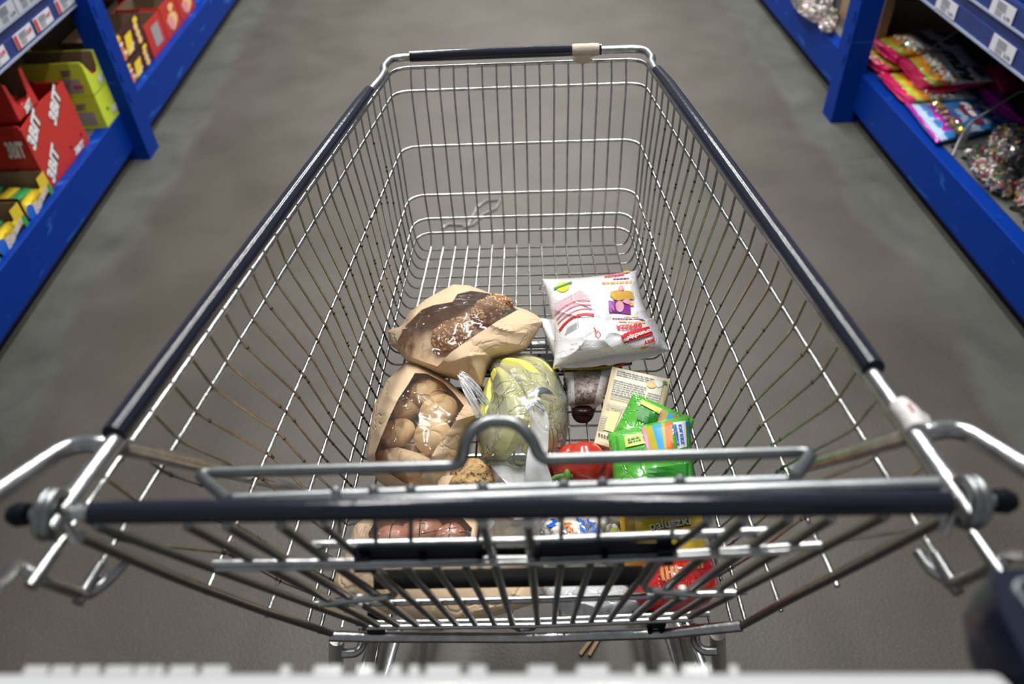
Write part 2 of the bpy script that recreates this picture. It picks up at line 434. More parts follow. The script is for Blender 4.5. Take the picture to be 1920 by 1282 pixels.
# ------------------------------------------------------------------ floor
def floor_mat():
    mt, nt, N, L, b = node_mat('worn_screed')
    tc = N.new('ShaderNodeTexCoord'); sp = N.new('ShaderNodeSeparateXYZ'); vo = N.new('ShaderNodeVectorMath'); vo.inputs[1].default_value = (0, 3.9, 0)
    L.new(tc.outputs['Object'], vo.inputs[0]); L.new(vo.outputs[0], sp.inputs[0])
    def nz(sc_, det=5, src=None, dist=0):
        n = N.new('ShaderNodeTexNoise'); n.inputs['Scale'].default_value = sc_; n.inputs['Detail'].default_value = det; n.inputs['Distortion'].default_value = dist
        L.new(src or tc.outputs['Object'], n.inputs['Vector']); return n.outputs['Fac']
    def mth(op, a, b2=None, clamp=False):
        x = N.new('ShaderNodeMath'); x.operation = op; x.use_clamp = clamp
        for i, q in enumerate((a, b2)):
            if q is None: continue
            if isinstance(q, (int, float)): x.inputs[i].default_value = q
            else: L.new(q, x.inputs[i])
        return x.outputs[0]
    def mix(f, a, c):
        x = N.new('ShaderNodeMixRGB')
        if isinstance(f, (int, float)): x.inputs[0].default_value = f
        else: L.new(f, x.inputs[0])
        for i, q in ((1, a), (2, c)):
            if isinstance(q, tuple): x.inputs[i].default_value = (*q, 1)
            else: L.new(q, x.inputs[i])
        return x.outputs[0]
    def ramp(f, p0, p1):
        x = N.new('ShaderNodeMapRange'); x.inputs[1].default_value = p0; x.inputs[2].default_value = p1; L.new(f, x.inputs[0]); return x.outputs[0]
    brown = mix(ramp(nz(3, 6, dist=.4), .35, .7), (.058, .0485, .039), (.082, .070, .0595))
    grey = mix(ramp(nz(4, 7, dist=.8), .3, .7), (.055, .057, .047), (.098, .099, .086))
    xs = mth('ADD', sp.outputs[0], mth('MULTIPLY', sp.outputs[1], .0446))
    xa = mth('ABSOLUTE', mth('ADD', xs, .04))
    edge = mth('ADD', xa, mth('MULTIPLY', mth('SUBTRACT', nz(2.2, 5, dist=.6), .5), .28))
    col = mix(ramp(edge, 1.16, 1.21), brown, grey)
    # grime smears near the racks, grit speckle in the aisle
    sm = mth('MULTIPLY', ramp(nz(9, 6, dist=1.2), .56, .72), ramp(xa, 1.1, 1.3)); col = mix(mth('MULTIPLY', sm, .55), col, (.07, .066, .055))
    gr = nz(430, 2); col = mix(mth('MULTIPLY', ramp(gr, .60, .70), .4), col, (.26, .24, .20)); col = mix(mth('MULTIPLY', ramp(nz(190, 2), .66, .78), .45), col, (.07, .06, .05))
    # two dark wheel streaks
    def streak(x0, wd):
        d = mth('ABSOLUTE', mth('SUBTRACT', sp.outputs[0], x0)); return mth('MULTIPLY', mth('SUBTRACT', 1.0, ramp(d, wd*.5, wd)), mth('SUBTRACT', 1.0, ramp(sp.outputs[1], .85, 1.2)))
    st = mth('ADD', streak(.118, .02), streak(.182, .02), True); col = mix(mth('MULTIPLY', st, .6), col, (.05, .042, .036))
    # hairline scuff curves
    v = N.new('ShaderNodeTexVoronoi'); v.feature = 'DISTANCE_TO_EDGE'; v.inputs['Scale'].default_value = .9; L.new(tc.outputs['Object'], v.inputs['Vector'])
    L.new(col, b.inputs['Base Color'])
    L.new(ramp(nz(5, 5), .2, .9), b.inputs['Roughness'])
    rr = N.new('ShaderNodeMapRange'); rr.inputs[3].default_value = .38; rr.inputs[4].default_value = .62; L.new(nz(6, 5), rr.inputs[0]); L.new(rr.outputs[0], b.inputs['Roughness'])
    bp = N.new('ShaderNodeBump'); bp.inputs['Strength'].default_value = .25; bp.inputs['Distance'].default_value = .002; L.new(nz(150, 4), bp.inputs['Height']); L.new(bp.outputs[0], b.inputs['Normal'])
    return mt
mb = MB(); mb.add([(-3, -1.2, 0), (3, -1.2, 0), (3, 9, 0), (-3, 9, 0)], [(0, 1, 2, 3)])
fo = ob('floor', mb, floor_mat(), kind='structure')

# ------------------------------------------------------------------ shelving
blue = mat('blue_enamel', (.003, .034, .25), .45, 0, .04, var=.12, vscale=8)
def scratched():
    mt, nt, N, L, b = node_mat('scuffed_blue_enamel')
    tc = N.new('ShaderNodeTexCoord'); n = N.new('ShaderNodeTexNoise'); n.inputs['Scale'].default_value = 5; n.inputs['Detail'].default_value = 8; n.inputs['Distortion'].default_value = 1.5
    mp = N.new('ShaderNodeMapping'); mp.inputs['Scale'].default_value = (1, 1, 4); L.new(tc.outputs['Object'], mp.inputs[0]); L.new(mp.outputs[0], n.inputs['Vector'])
    rp = N.new('ShaderNodeValToRGB'); e = rp.color_ramp.elements; e[0].position = .64; e[0].color = (.003, .032, .25, 1); e[1].position = .72; e[1].color = (.02, .12, .48, 1); b.inputs['Specular IOR Level'].default_value = .04
    L.new(n.outputs['Fac'], rp.inputs[0]); L.new(rp.outputs[0], b.inputs['Base Color']); b.inputs['Roughness'].default_value = .34; return mt
blue_s = scratched()
navyrail = mat('label_rail_blue', (.022, .04, .17), .35, var=.1, vscale=10)
railclear = mat('clear_rail_lip', (.33, .38, .52), .15, coat=.6)
greydeck = mat('grey_shelf_steel', (.17, .17, .165), .45, .3, var=.2, vscale=12)
darkback = mat('dark_back_panel', (.02, .02, .024), .7)
steelw = mat('wire_divider_steel', (.34, .33, .31), .4)
def rack(side, label, loc, y0, y1, post, posts_t, rail_z, deck_holes):
    t = thing('storage_rack', label, 'shelf rack', loc)
    F = lambda tt, s, z: SW(side, tt, s, z)
    mb = MB()   # lower beam, a folded channel
    pr_ = [(0, .052), (0, .183), (.003, .186), (.045, .186), (.045, .152), (.040, .152), (.040, .178), (.008, .178), (.008, .056), (.034, .016), (.030, .012)]
    n_ = len(pr_); mb.add([F(a_, yy_, b_) for yy_ in (y0, y1) for a_, b_ in pr_], [(i, (i+1) % n_, (i+1) % n_+n_, i+n_) for i in range(n_)])
    ob('beam', mb, blue_s, t)
    for a, b in post:
        mb = MB(); t0, t1 = posts_t
        mb.box((t0, a, .004), (t0+.012, b, .80), F); mb.box((t0+.012, a, .004), (t1, a+.010, .80), F); mb.box((t0+.012, b-.010, .004), (t1, b, .80), F)
        for k in range(8):   # slot tabs on the near flange
            z = .22+k*.075; mb.box((t0-.003, a+.02, z), (t0-.0002, a+.035, z+.035), F)
        po = ob('post', mb, blue_s, t)
        mb = MB(); mb.box((t0-.001, a-.001, 0), (t1+.03, b+.004, .0038), F)
        ob('foot_plate', mb, blue, po)
        mb = MB(); mb.box((.5, a, .0), (.54, b, .80), F); ob('post', mb, blue, t)
    mb = MB()
    if deck_holes:
        ya, yb = deck_holes; zt = .188; n = 16; st = .07; cnt = int((yb-ya)/st)
        mb.box((.046, y0, .17), (.6, ya, zt), F); mb.box((.045, ya+cnt*st, .17), (.6, y1, zt), F); mb.box((.185, ya, .17), (.6, ya+cnt*st, zt), F)
        for i in range(cnt):
            for j in range(2):
                c0, s0 = .045+.07*j, ya+st*i; cc, cs = c0+.035, s0+.035; vs = []
                for k in range(n):
                    a = 2*math.pi*k/n; ca, sa = math.cos(a), math.sin(a); mm = .035/max(abs(ca), abs(sa))
                    vs += [F(cc+ca*mm, cs+sa*mm, zt), F(cc+ca*.017, cs+sa*.017, zt), F(cc+ca*.015, cs+sa*.015, zt-.014)]
                mb.add(vs, [(3*k, 3*((k+1) % n), 3*((k+1) % n)+1, 3*k+1) for k in range(n)]+[(3*k+1, 3*((k+1) % n)+1, 3*((k+1) % n)+2, 3*k+2) for k in range(n)])
    else: mb.box((.046, y0, .165), (.598, y1, .184), F)
    ob('shelf_deck', mb, greydeck, t, smooth=20)
    zr = rail_z
    mb = MB(); mb.box((.024, y0, zr+.0), (.598, y1, zr+.03), F); ob('upper_shelf_deck', mb, blue, t)
    mb = MB(); mb.box((.0, y0, zr-.004), (.022, post[0][0] if side < 0 else y1, zr+.044), F)
    rl = ob('label_rail', mb, navyrail, t)
    mb = MB(); mb.box((-.004, y0, zr-.008), (.006, post[0][0] if side < 0 else y1, zr-.002), F); ob('rail_lip', mb, railclear, rl)
    mb = MB(); mb.box((.004, y0, zr+.044), (.024, post[0][0] if side < 0 else y1, zr+.078), F); mb.box((-.0, y0, zr+.076), (.02, post[0][0] if side < 0 else y1, zr+.128), F)
    r2 = ob('label_rail', mb, navyrail if side > 0 else navyrail, t)
    mb = MB(); mb.box((-.004, y0, zr+.074), (.004, post[0][0] if side < 0 else y1, zr+.079), F); ob('rail_lip', mb, railclear, r2)
    mb = MB(); mb.box((.022, y0, zr+.129), (.598, y1, zr+.17), F); ob('upper_shelf_board', mb, blue, t)
    mb = MB(); mb.box((.6, y0, .01), (.612, y1, .74), F); ob('back_panel', mb, darkback, t)
    return t
rkL = rack(-1, 'blue steel shelf rack on the left, stacked with open boxes of chocolate bars', (-1.5, 2.65, 0), .6, 5.6, [(2.60, 2.70)], (-.045, .03), .572, None)
rkR = rack(1, 'blue steel shelf rack on the right, holding bags of wrapped sweets', (1.19, 2.75, 0), .6, 5.6, [(2.71, 2.80)], (-.07, .01), .535, (1.42, 2.75))

# price tags
paper = mat('tag_paper', (.62, .63, .68), .5); tagred = mat('tag_red', (.55, .03, .05), .5); ink = mat('tag_ink', (.12, .12, .16), .6); greypaper = mat('grey_tag_paper', (.42, .45, .50), .45)
def tag_(side, s0, s1, z0, z1, label, red=False, base=None, tt=-.002):
    F = lambda t, s, z: SW(side, t, s, z); mb = MB(); mb.box((tt-.0015, s0, z0), (tt, s1, z1), F)
    o = ob('price_tag', mb, base or paper, label=label, cat='price tag', group='price tags on the shelf rails')
    f = lambda a, b, k=.0: SW(side, tt-.003, (s0+(s1-s0)*a) if side < 0 else (s1-(s1-s0)*a), z0+(z1-z0)*b)
    mb = MB()
    rnd = random.Random(int(s0*1000))
    for r_ in range(4):
        patch(mb, lambda a, b, r_=r_: f(.25+.4*a, .9-.12*r_-.06*b), 1, 1)
    for r_ in range(3): patch(mb, lambda a, b, r_=r_: f(.25+.3*a, .38-.1*r_-.04*b), 1, 1)
    if not red: text_on(mb, lambda a, b: f(.66+.26*a, .12+.26*b), '2,49' if rnd.random() < .5 else '6,99', .02)
    ob('print', mb, ink, o)
    if red:
        mb = MB(); patch(mb, lambda a, b: f(.02+.14*a, .04+.92*b), 1, 1); text_on(mb, lambda a, b: f(.68+.26*a, .42+.34*b), '3,49', .04); ob('red_print', mb, tagred, o)
X0 = lambda px, py, side: SH(px, py, side)[1]
zt = .578
tag_(-1, 2.015, 2.125, zt, zt+.04, 'white and red price tag cut off by the left picture edge, left rail', True)
tag_(-1, 2.183, 2.296, zt, zt+.04, 'white and red price tag on the left rail, second from the near end', True)
tag_(-1, X0(70, 62, -1)+.0, X0(100, 40, -1), zt, zt+.04, 'white and red price tag on the left rail, third from the near end', True)
tag_(-1, X0(110, 28, -1), X0(140, 6, -1), zt, zt+.04, 'white and red price tag nearest the post on the left rail', True)
zt = .608+.042
for i, (a, b) in enumerate(((2.03, 2.135), (2.14, 2.26), (2.265, 2.385), (2.39, 2.50))):
    tag_(-1, a, b, .652, .698, ['grey price tag at the near end of the upper left label strip', 'grey price tag second along the upper left label strip', 'grey price tag third along the upper left label strip', 'grey price tag at the far end of the upper left label strip'][i], False, greypaper)
tag_(1, 2.254, 2.372, .537, .578, 'white price tag at the far end of the lower right label rail')
tag_(1, 1.938, 2.05, .537, .578, 'white price tag at the near end of the lower right label rail')
tag_(1, 1.997, 2.108, .613, .655, 'white price tag on the upper right label rail')

# ------------------------------------------------------------------ the trolley
midz = mat('weathered_zinc', (.42, .435, .45), .36, 1, var=.3, vscale=50)
cart = thing('shopping_cart', 'empty-handled wire shopping trolley with dark plastic sleeves, half filled with groceries', 'shopping cart', (CX, .7, 0))
cart['label'] = 'large zinc-plated wire shopping trolley with dark navy sleeves standing in the aisle'
W = {'rim': ((.204, 1.222, -.489), (.262, .262, -.367)), 'R2': ((.202, 1.219, -.499), (.291, .247, -.414)), 'W1': ((.203, 1.2, -.53), (.291, .264, -.465)),
     'W2': ((.195, 1.157, -.607), (.27, .341, -.596)), 'W3': ((.191, 1.13, -.684), (.252, .375, -.7)), 'W4': ((.188, 1.122, -.726), (.240, .410, -.79)), 'W5': ((.184, 1.105, -.744), (.232, .416, -.815))}
def wp(n, k, s): a, b = W[n]; return Vector((CX+s*(a[0]+(b[0]-a[0])*k), a[1]+(b[1]-a[1])*k, H+a[2]+(b[2]-a[2])*k))
def U(n, ke=1.0, rad=.03, hook=None):
    L_ = [wp(n, ke, -1), wp(n, 0, -1), wp(n, 0, 1), wp(n, ke, 1)]
    return fillet(L_, rad, 6)
# rim tube with the two notches near the front
def rimpath():
    a = [wp('rim', 1.0, -1), wp('rim', .16, -1)]; pts = []
    def side(s):
        k1, k0 = .125, .045
        d = Vector((s*.0, 0, 0))
        o1 = wp('rim', k1, s); o2 = wp('rim', k0, s)
        return [wp('rim', 1.0, s)+Vector((0, -.012, 0)), wp('rim', k1+.03, s), wp('rim', k1-.01, s)+Vector((-s*.006, 0, .004)), wp('rim', k0+.03, s)+Vector((-s*.004, .0, .004)), wp('rim', k0+.012, s)+Vector((s*.001, 0, .006)), wp('rim', 0, s)+Vector((0, 0, .006))]
    l = side(-1); r_ = side(1)
    return fillet(l+r_[::-1], [.01, .02, .012, .012, .01, .035, .035, .01, .012, .012, .02, .01], 6)
mb = MB(); mb.tube(rimpath(), .0062, 12); rim = ob('rim_tube', mb, chrome_t, cart, smooth=True)
lift = Vector((0, 0, .002))
for s, k0, k1, nm in ((-1, .165, .93, 'left'), (1, .125, .875, 'right')):
    mb = MB(); p = [wp('rim', k0+(k1-k0)*i/12, s)+lift for i in range(13)]
    if s > 0: p[0] = p[0]+Vector((-.004, .004, .002))
    mb.tube(p, [.0075]+[.0088]*11+[.0082], 12)
    ob('rim_sleeve', mb, sleeve_m, cart, smooth=True)
mb = MB(); zf0 = lambda k: wp('rim', 0, -1).lerp(wp('rim', 0, 1), k)+Vector((0, 0, .0075))
mb.tube([zf0(.075), zf0(.4), zf0(.72)], .0088, 12); mb.tube([zf0(.815), zf0(.83)], .0085, 12); ob('front_sleeve', mb, sleeve_m, cart, smooth=True)
tape = mat('beige_tape', (.62, .52, .40), .6, bump=.3, bscale=90)
mb = MB(); mb.tube([zf0(.715), zf0(.73), zf0(.77), zf0(.80), zf0(.82)], [.0094, .0101, .0097, .0101, .0092], 12)
patch(mb, lambda a, b: zf0(.722+.07*a+.008*math.sin(9*b))+Vector((0, -.0097-.0008*math.sin(7*a), -.004-.016*b*(1-.6*abs(a-.45)))), 8, 4); ob('tape_patch', mb, tape, cart, smooth=True)
tapew = mat('white_tape', (.78, .76, .75), .5, bump=.3, bscale=90); 
mb = MB(); p0 = wp('rim', .915, 1)+lift; p1 = wp('rim', .94, 1)+lift
mb.tube([p0, p0.lerp(p1, .5)+Vector((.001, 0, .001)), p1], [.0068, .0074, .0068], 10); patch(mb, lambda a, b: p0.lerp(p1, .2+.7*a)+Vector((.004+.009*b, -.004*b, .004-.004*b+.002*math.sin(8*a))), 5, 4)
tp = ob('tape_patch', mb, tapew, cart, smooth=True)
mb = MB(); patch(mb, lambda a, b: p0.lerp(p1, .3+.3*a)+Vector((-.001+.004*b, 0, .0085-.001*b)), 2, 2); ob('red_mark', mb, tagred, tp)
# horizontal basket rails
for n in ('R2', 'W1', 'W2', 'W3', 'W4', 'W5'):
    mb = MB(); mb.tube(U(n, 1.0, .03), .0024 if n != 'R2' else .003, 8); ob('basket_rail', mb, chrome, cart, smooth=True)
# upright wires wrapping from one rim under the load to the other
NW = 28; order = ['R2', 'W1', 'W2', 'W3', 'W4', 'W5']
for s in (-1, 1):
    mb = MB()
    for i in range(1, NW):
        k = i/NW*.985
        pts = [wp('R2', k, s)+Vector((0, 0, .004))]+[wp(n, k, s)+Vector((-s*.0035, 0, 0)) for n in order[1:]]
        b = wp('W5', k, s); pts[-1] = b+Vector((-s*.004, 0, .004)); pts += [Vector((b.x-s*.012, b.y, zf(b.y)-.004)), Vector((b.x-s*.03, b.y, zf(b.y)-.004))]
        pts = fillet(pts, .012, 3)
        # little galvanising drips on the wire
        mb.tube(pts, .00145, 6)
        rnd = random.Random(i*7+s)
        if i > 3:
            for q in range(9):
                a = rnd.uniform(.15, .72); j = int(a*(len(pts)-1)); c = pts[j].lerp(pts[min(j+1, len(pts)-1)], rnd.random())
                mb.ell(c, (.0019, .0019, .003), nu=5, nv=4, mi=1)
    ob('side_panel', mb, [mat('tarnished_wire', (.50, .49, .43), .28, 1, var=.3, vscale=70), mat('dark_drip', (.05, .045, .035), .5, .6)], cart, smooth=True)
# front panel uprights running on into the basket floor
mb = MB(); NX = 16
for i in range(NX):
    x = (i/(NX-1)-.5)*2
    pts = [Vector((CX+W['R2'][0][0]*.86*x, W[n][0][1]-.0035, H+W[n][0][2]+(.004 if n == 'R2' else 0))) for n in order]
    for j, n in enumerate(order): pts[j].x = CX+W[n][0][0]*.86*x
    yb = W['W5'][0][1]-.02; bend = .028 if abs(x) > .9 else 0
    pts += [Vector((CX+W['W5'][0][0]*.86*x, yb, zf(yb)+.0))]
    mb.tube(fillet(pts, .02, 4), .00155, 6)
ob('front_panel', mb, chrome, cart, smooth=True)
mb = MB()
for i in range(NX):
    x = (i/(NX-1)-.5)*2
    mb.tube([Vector((CX+(.158+.045*(1-k))*x, .414+(1.085-.414)*k, zf(.414+(1.085-.414)*k))) for k in (0, .5, 1)], .00155, 6)
for i in range(1, NW):
    k = i/NW*.985; b = wp('W5', k, 1); xx = abs(b.x-CX)-.028
    mb.tube([Vector((CX-xx, b.y, zf(b.y)-.0035)), Vector((CX+xx, b.y, zf(b.y)-.0035))], .00145, 6)
ob('basket_floor', mb, chrome, cart, smooth=True)
# hinge bar with its sleeve, rings, end caps
hl, hr = Vector(P(112, 963, y=.262)), Vector(P(1800, 940, y=.262))
dirx = (hr-hl).normalized()
mb = MB(); mb.tube([hl-dirx*.016, hr+dirx*.024], .0042, 10); ob('hinge_rod', mb, chrome_t, cart, smooth=True)
mb = MB(); a, b = Vector(P(172, 961, y=.255)), Vector(P(1780, 942, y=.255))
mb.tube([a.lerp(b, i/16) for i in range(17)], .0068, 14); ob('hinge_sleeve', mb, sleeve_m, cart, smooth=True)
mb = MB(); a, b = Vector(P(560, 948, y=.268)), Vector(P(1758, 908, y=.268)); a2 = Vector(P(150, 958, y=.272))
mb.tube([a2, a, b], .0048, 10); ob('top_cross_bar', mb, midz, cart, smooth=True)
for c, s in ((hl, -1), (hr, 1)):
    mb = MB()
    cc = c+Vector((s*.002, 0, 0))
    for q in range(2):
        mb.tube([cc+Vector((s*.0045*q+.0015*math.sin(t), .0125*math.cos(t), .0125*math.sin(t))) for t in [2*math.pi*j/22 for j in range(22)]], .0036, 8, closed=True)
    ob('hinge_ring', mb, dull, cart, smooth=True)
    mb = MB(); e = c+Vector((s*.019, 0, 0)); mb.lathe([(0, -.001), (.0068, 0), (.0075, .006), (.005, .011), (0, .012)], e, (s, 0, 0), 14); ob('hinge_cap', mb, blackp, cart, smooth=True)
# end brackets beyond the ring
for s, pr in ((-1, [(150, 1090), (190, 1098), (214, 1076), (234, 1052)]), (1, [(1800, 1068), (1772, 1084), (1745, 1068), (1722, 1034)])):
    mb = MB(); e1 = wp('R2', 1, s); e2 = wp('W1', 1, s)
    zz = H-.45
    off = [Vector(P(*((-12, 1102) if s < 0 else (1935, 1042)), z=H-.375)), Vector(P(*((34, 1056) if s < 0 else (1896, 1040)), z=H-.41)), e1+Vector((0, .004, -.004)), e2+Vector((0, .004, -.004))]
    q = [Vector(P(*v, z=H-.472)) for v in pr[1:]]
    mb.tube(fillet(off+q, .012, 5), .0042, 9)
    ob('hanger_rod', mb, chrome_t, cart, smooth=True)
    for n_, k_ in (('R2', .975), ('W1', .972)):
        mb = MB(); mb.tube([wp(n_, k_, s), wp(n_, 1.004, s)], .0043, 8); ob('rail_end', mb, chrome_t, cart, smooth=True)
    mb = MB(); mb.tube([hl if s < 0 else hr, (hl if s < 0 else hr)+Vector((-s*.01, -.012, -.014))], .003, 8); ob('ring_tail', mb, chrome_t, cart, smooth=True)
    _ = 0
# handle supports: from the handle forward, bent in, then down outside the basket to the chassis
HZ = 1.06
hL, hR = Vector((-.392, .10, HZ-.005)), Vector((.338, .115, HZ-.005))
for s, hp in ((-1, hL), (1, hR)):
    px = [(133, 831), (211, 833), (650, 914)] if s < 0 else [(1799, 800), (1722, 812), (1300, 892)]
    b1 = Vector(P(*px[0], z=.986)); b2 = Vector(P(*px[1], z=.99))
    zlow = .567; xlow = CX+s*.262
    he = Vector(P(-30, 1290, z=HZ-.004)) if s < 0 else Vector(P(1935, 1230, z=HZ-.004)); he.y = .112 if s < 0 else .135
    pts = [he, Vector((hp.x, he.y, he.z)), b1, b2, Vector((xlow+s*.004, .607, zlow)), Vector((xlow-s*.012, .66, .5)), Vector((xlow-s*.03, .74, .22)), Vector((xlow-s*.035, .95, .16))]
    mb = MB(); mb.tube(fillet(pts, [0, .03, .03, .02, .05, .05, .06, 0], 8), .0066, 12); ob('handle_support', mb, chrome_t, cart, smooth=True)
# push handle, pale plastic, with dark coin lock
pale = mat('pale_handle_plastic', (.56, .57, .58), .3, coat=.3); paleg = mat('grey_handle_plastic', (.20, .205, .21), .4)
mb = MB(); ha = Vector(P(-40, 1290, z=HZ)); hb = Vector(P(1852, 1290, z=HZ)); hdir = (hb-ha)
mb.tube([ha+hdir*(i/10)+Vector((0, -.012, 0)) for i in range(11)], .0165, 18); hd = ob('push_handle', mb, pale, cart, smooth=True)
mb = MB(); mb.tube([ha+hdir*(i/10)+Vector((0, -.002, -.012)) for i in range(11)], .0105, 14); ob('handle_grip', mb, paleg, cart, smooth=True)
mb = MB()
for x0, x1 in ((48, 92), (100, 140), (150, 188), (200, 250), (256, 284), (288, 308), (320, 368), (380, 428), (528, 545), (590, 640), (672, 700), (732, 752), (768, 786), (800, 862), (880, 912), (990, 1040), (1082, 1140), (1192, 1206), (1240, 1262), (1280, 1330), (1368, 1382)):
    a = Vector(P(x0, 1256, z=HZ-.005)); b = Vector(P(x1, 1256, z=HZ-.005)); mb.box((a.x, a.y-.004, HZ-.009), (b.x, a.y+.0015, HZ-.004))
ob('handle_lettering', mb, pale, cart)
navyg = mat('glossy_navy_plastic', (.006, .009, .028), .3, coat=.3)
mb = MB(); cl = Vector(P(1922, 1200, z=HZ+.005))
def lockf(x, y, z): return (cl.x+x*(1-.25*abs(z)/.03), cl.y+y, cl.z+z)
lk = MB()
prof = [(-.009, -.028), (-.0125, -.016), (-.0125, .008), (-.009, .022), (-.003, .029), (.022, .029), (.03, .02), (.03, -.02), (.022, -.03)]
vs = [(cl.x+x*k_, cl.y+y*k_, cl.z+z) for z, k_ in ((-.03, .8), (-.02, 1), (.006, 1), (.012, .9)) for x, y in prof]; n = len(prof)
lk.add(vs, [(j*n+i, j*n+(i+1) % n, (j+1)*n+(i+1) % n, (j+1)*n+i) for j in range(3) for i in range(n)]+[tuple(range(n))[::-1], tuple(3*n+i for i in range(n))])
lo = ob('coin_lock', lk, navyg, cart, smooth=40)
mb = MB(); mb.tube(fillet([(cl.x+.014, cl.y+.022, cl.z+.013), (cl.x-.002, cl.y+.019, cl.z+.013), (cl.x+.001, cl.y+.004, cl.z+.013), (cl.x+.006, cl.y-.012, cl.z+.013), (cl.x+.0, cl.y-.02, cl.z+.013)], .006), .0012, 7)
mb.box((cl.x+.006, cl.y+.004, cl.z+.010), (cl.x+.014, cl.y+.014, cl.z+.0135)); ob('lock_trim', mb, mat('silver_trim', (.6, .62, .66), .25, .8), lo, smooth=True)
# rear gate
gate = []
mb = MB(); L2 = [Vector(PG(150, 985)), Vector(PG(149, 1012))]
def gw(a, b, r=.0026): mb.tube([Vector(PG(*a)), Vector(PG(*b))], r, 8)
gb = lambda x, y=1174: (x, y)
outerL = [((149, 1005), (330, 1083), (480, 1140), (620, 1186)), ((1770, 972), (1600, 1062), (1490, 1118), (1385, 1176))]
for o4 in outerL: mb.tube(fillet([PG(*q) for q in o4], .03, 4), .0042, 8)
for a, b in (((180, 985), (688, 1172)), ((351, 985), (713, 1174)), ((425, 985), (752, 1175)), ((526, 985), (787, 1175)), ((905, 980), (962, 1174)), ((990, 980), (1008, 1171)),
             ((1660, 966), (1289, 1158)), ((1560, 970), (1258, 1160)), ((1480, 972), (1217, 1162)), ((1395, 974), (1182, 1163))): gw(a, b, .0034)
for a, b in (((700, 1062), (829, 1176)), ((758, 1060), (859, 1174)), ((815, 1060), (894, 1174)), ((872, 1060), (929, 1173)), ((1052, 1056), (1038, 1170)), ((1108, 1054), (1072, 1168)), ((1165, 1052), (1106, 1167)), ((1225, 1050), (1140, 1165))): gw(a, b, .0030)
gw((605, 983), (668, 1040)); gw((1330, 975), (1256, 1034))
mb.tube(fillet([PG(962, 1172), PG(972, 1181), PG(998, 1179), PG(1008, 1171)], .006), .0024, 7)
rg = ob('rear_gate', mb, dull, cart, smooth=True)
def rod(name, pl, r, m_, par, off=.0):
    mb = MB(); mb.tube([Vector(PG(*q, off)) for q in pl], r, 9); return ob(name, mb, m_, par, smooth=True)
rod('gate_rod', [(585, 1021), (1000, 1014), (1442, 996)], .0034, chrome_t, rg, .006)
rod('gate_rod', [(400, 1056), (680, 1053), (1000, 1048), (1250, 1040), (1540, 1022)], .0030, chrome_t, rg, -.003)
rod('gate_rod', [(405, 1066), (680, 1062), (1000, 1055), (1260, 1046), (1480, 1034)], .0022, chrome_t, rg, -.006)
rod('gate_rod', [(583, 1132), (700, 1130), (1000, 1124), (1250, 1116), (1400, 1108)], .0032, chrome_t, rg, .004)
rod('gate_rod', [(668, 1168), (1000, 1163), (1330, 1150)], .0032, chrome_t, rg, .006)
rod('gate_rod', [(688, 1176), (1000, 1172), (1300, 1160)], .0030, chrome_t, rg, -.002)
for pl in ([(600, 1133), (690, 1122), (735, 1118), (742, 1112), (700, 1070)], [(1380, 1112), (1300, 1114), (1215, 1106), (1206, 1098), (1240, 1048)]):
    mb = MB(); mb.tube(fillet([PG(*q, -.004) for q in pl], .006), .003, 8); ob('gate_hook', mb, chrome_t, rg, smooth=True)
for q in ((672, 1136), (1282, 1120)):
    mb = MB(); c = Vector(PG(*q, -.004)); mb.tube([c, c+Vector((0, .01, 0))], .0036, 10); ob('gate_knob', mb, mat('clear_knob', (.7, .72, .7), .2), rg, smooth=True)
# folded child seat: hooped wire frame and plastic flaps
st = thing('child_seat', '', '', (0, 0, 0)); bpy.data.objects.remove(st)
yS = .30
loop = [(430, 938), (368, 886), (868, 873), (872, 822), (905, 790), (965, 790), (998, 822), (1012, 862), (1526, 846), (1488, 897)]
yy = [.285, .318, .314, .322, .332, .332, .322, .314, .318, .285]
mb = MB(); mb.tube(fillet([P(q[0], q[1], y=y_) for q, y_ in zip(loop, yy)], [0, .012, .012, .016, .02, .02, .016, .012, .012, 0], 7), .0040, 12)
seat = ob('child_seat_frame', mb, dull, cart, smooth=True)
mb = MB(); mb.tube([P(432, 934, y=.288), P(960, 916, y=.288), P(1490, 899, y=.288)], .0034, 10)
mb.tube([P(500, 941, y=.282), P(960, 930, y=.282)], .0024, 8)
for x in (630, 700, 770, 905, 1057, 1130, 1275): 
    y0_ = 934-(x-432)*.033
    q0 = Vector(P(x, y0_-6, y=.287)); q1 = Vector(PG(640+(x-630)*.93 if x < 960 else 960+(x-960)*.95, 1016-(x-600)*.02, .006)); mb.tube([q0, q1], .0017, 7); mb.ell(q0, (.0035, .0035, .0035), nu=8, nv=6)
ob('seat_back_wires', mb, midz, seat, smooth=True)
def flap(x0, x1, ytop, ybot, slope, off, m_, name, th=.004):
    mb = MB(); n = 12
    for (ya, yb, oa, ob_) in ((ytop, (ytop+ybot)/2, off-.004, off), ((ytop+ybot)/2, ybot, off, off-.003)):
        A = lambda a, b, o_=0: PG(x0+(x1-x0)*a, ya+(yb-ya)*b-slope*(x0+(x1-x0)*a-960), oa+(ob_-oa)*b+o_)
        vs = [A(i/n, j/2, o_) for o_ in (0, th) for j in range(3) for i in range(n+1)]; M_ = 3*(n+1)
        fs = [(o_*M_+j*(n+1)+i, o_*M_+j*(n+1)+i+1, o_*M_+(j+1)*(n+1)+i+1, o_*M_+(j+1)*(n+1)+i) for o_ in (0, 1) for j in range(2) for i in range(n)]
        per = [i for i in range(n+1)]+[2*(n+1)+i for i in range(n, -1, -1)]
        fs += [(per[i], per[(i+1) % len(per)], per[(i+1) % len(per)]+M_, per[i]+M_) for i in range(len(per))]
        mb.add(vs, fs)
    return mb
sl = .0165
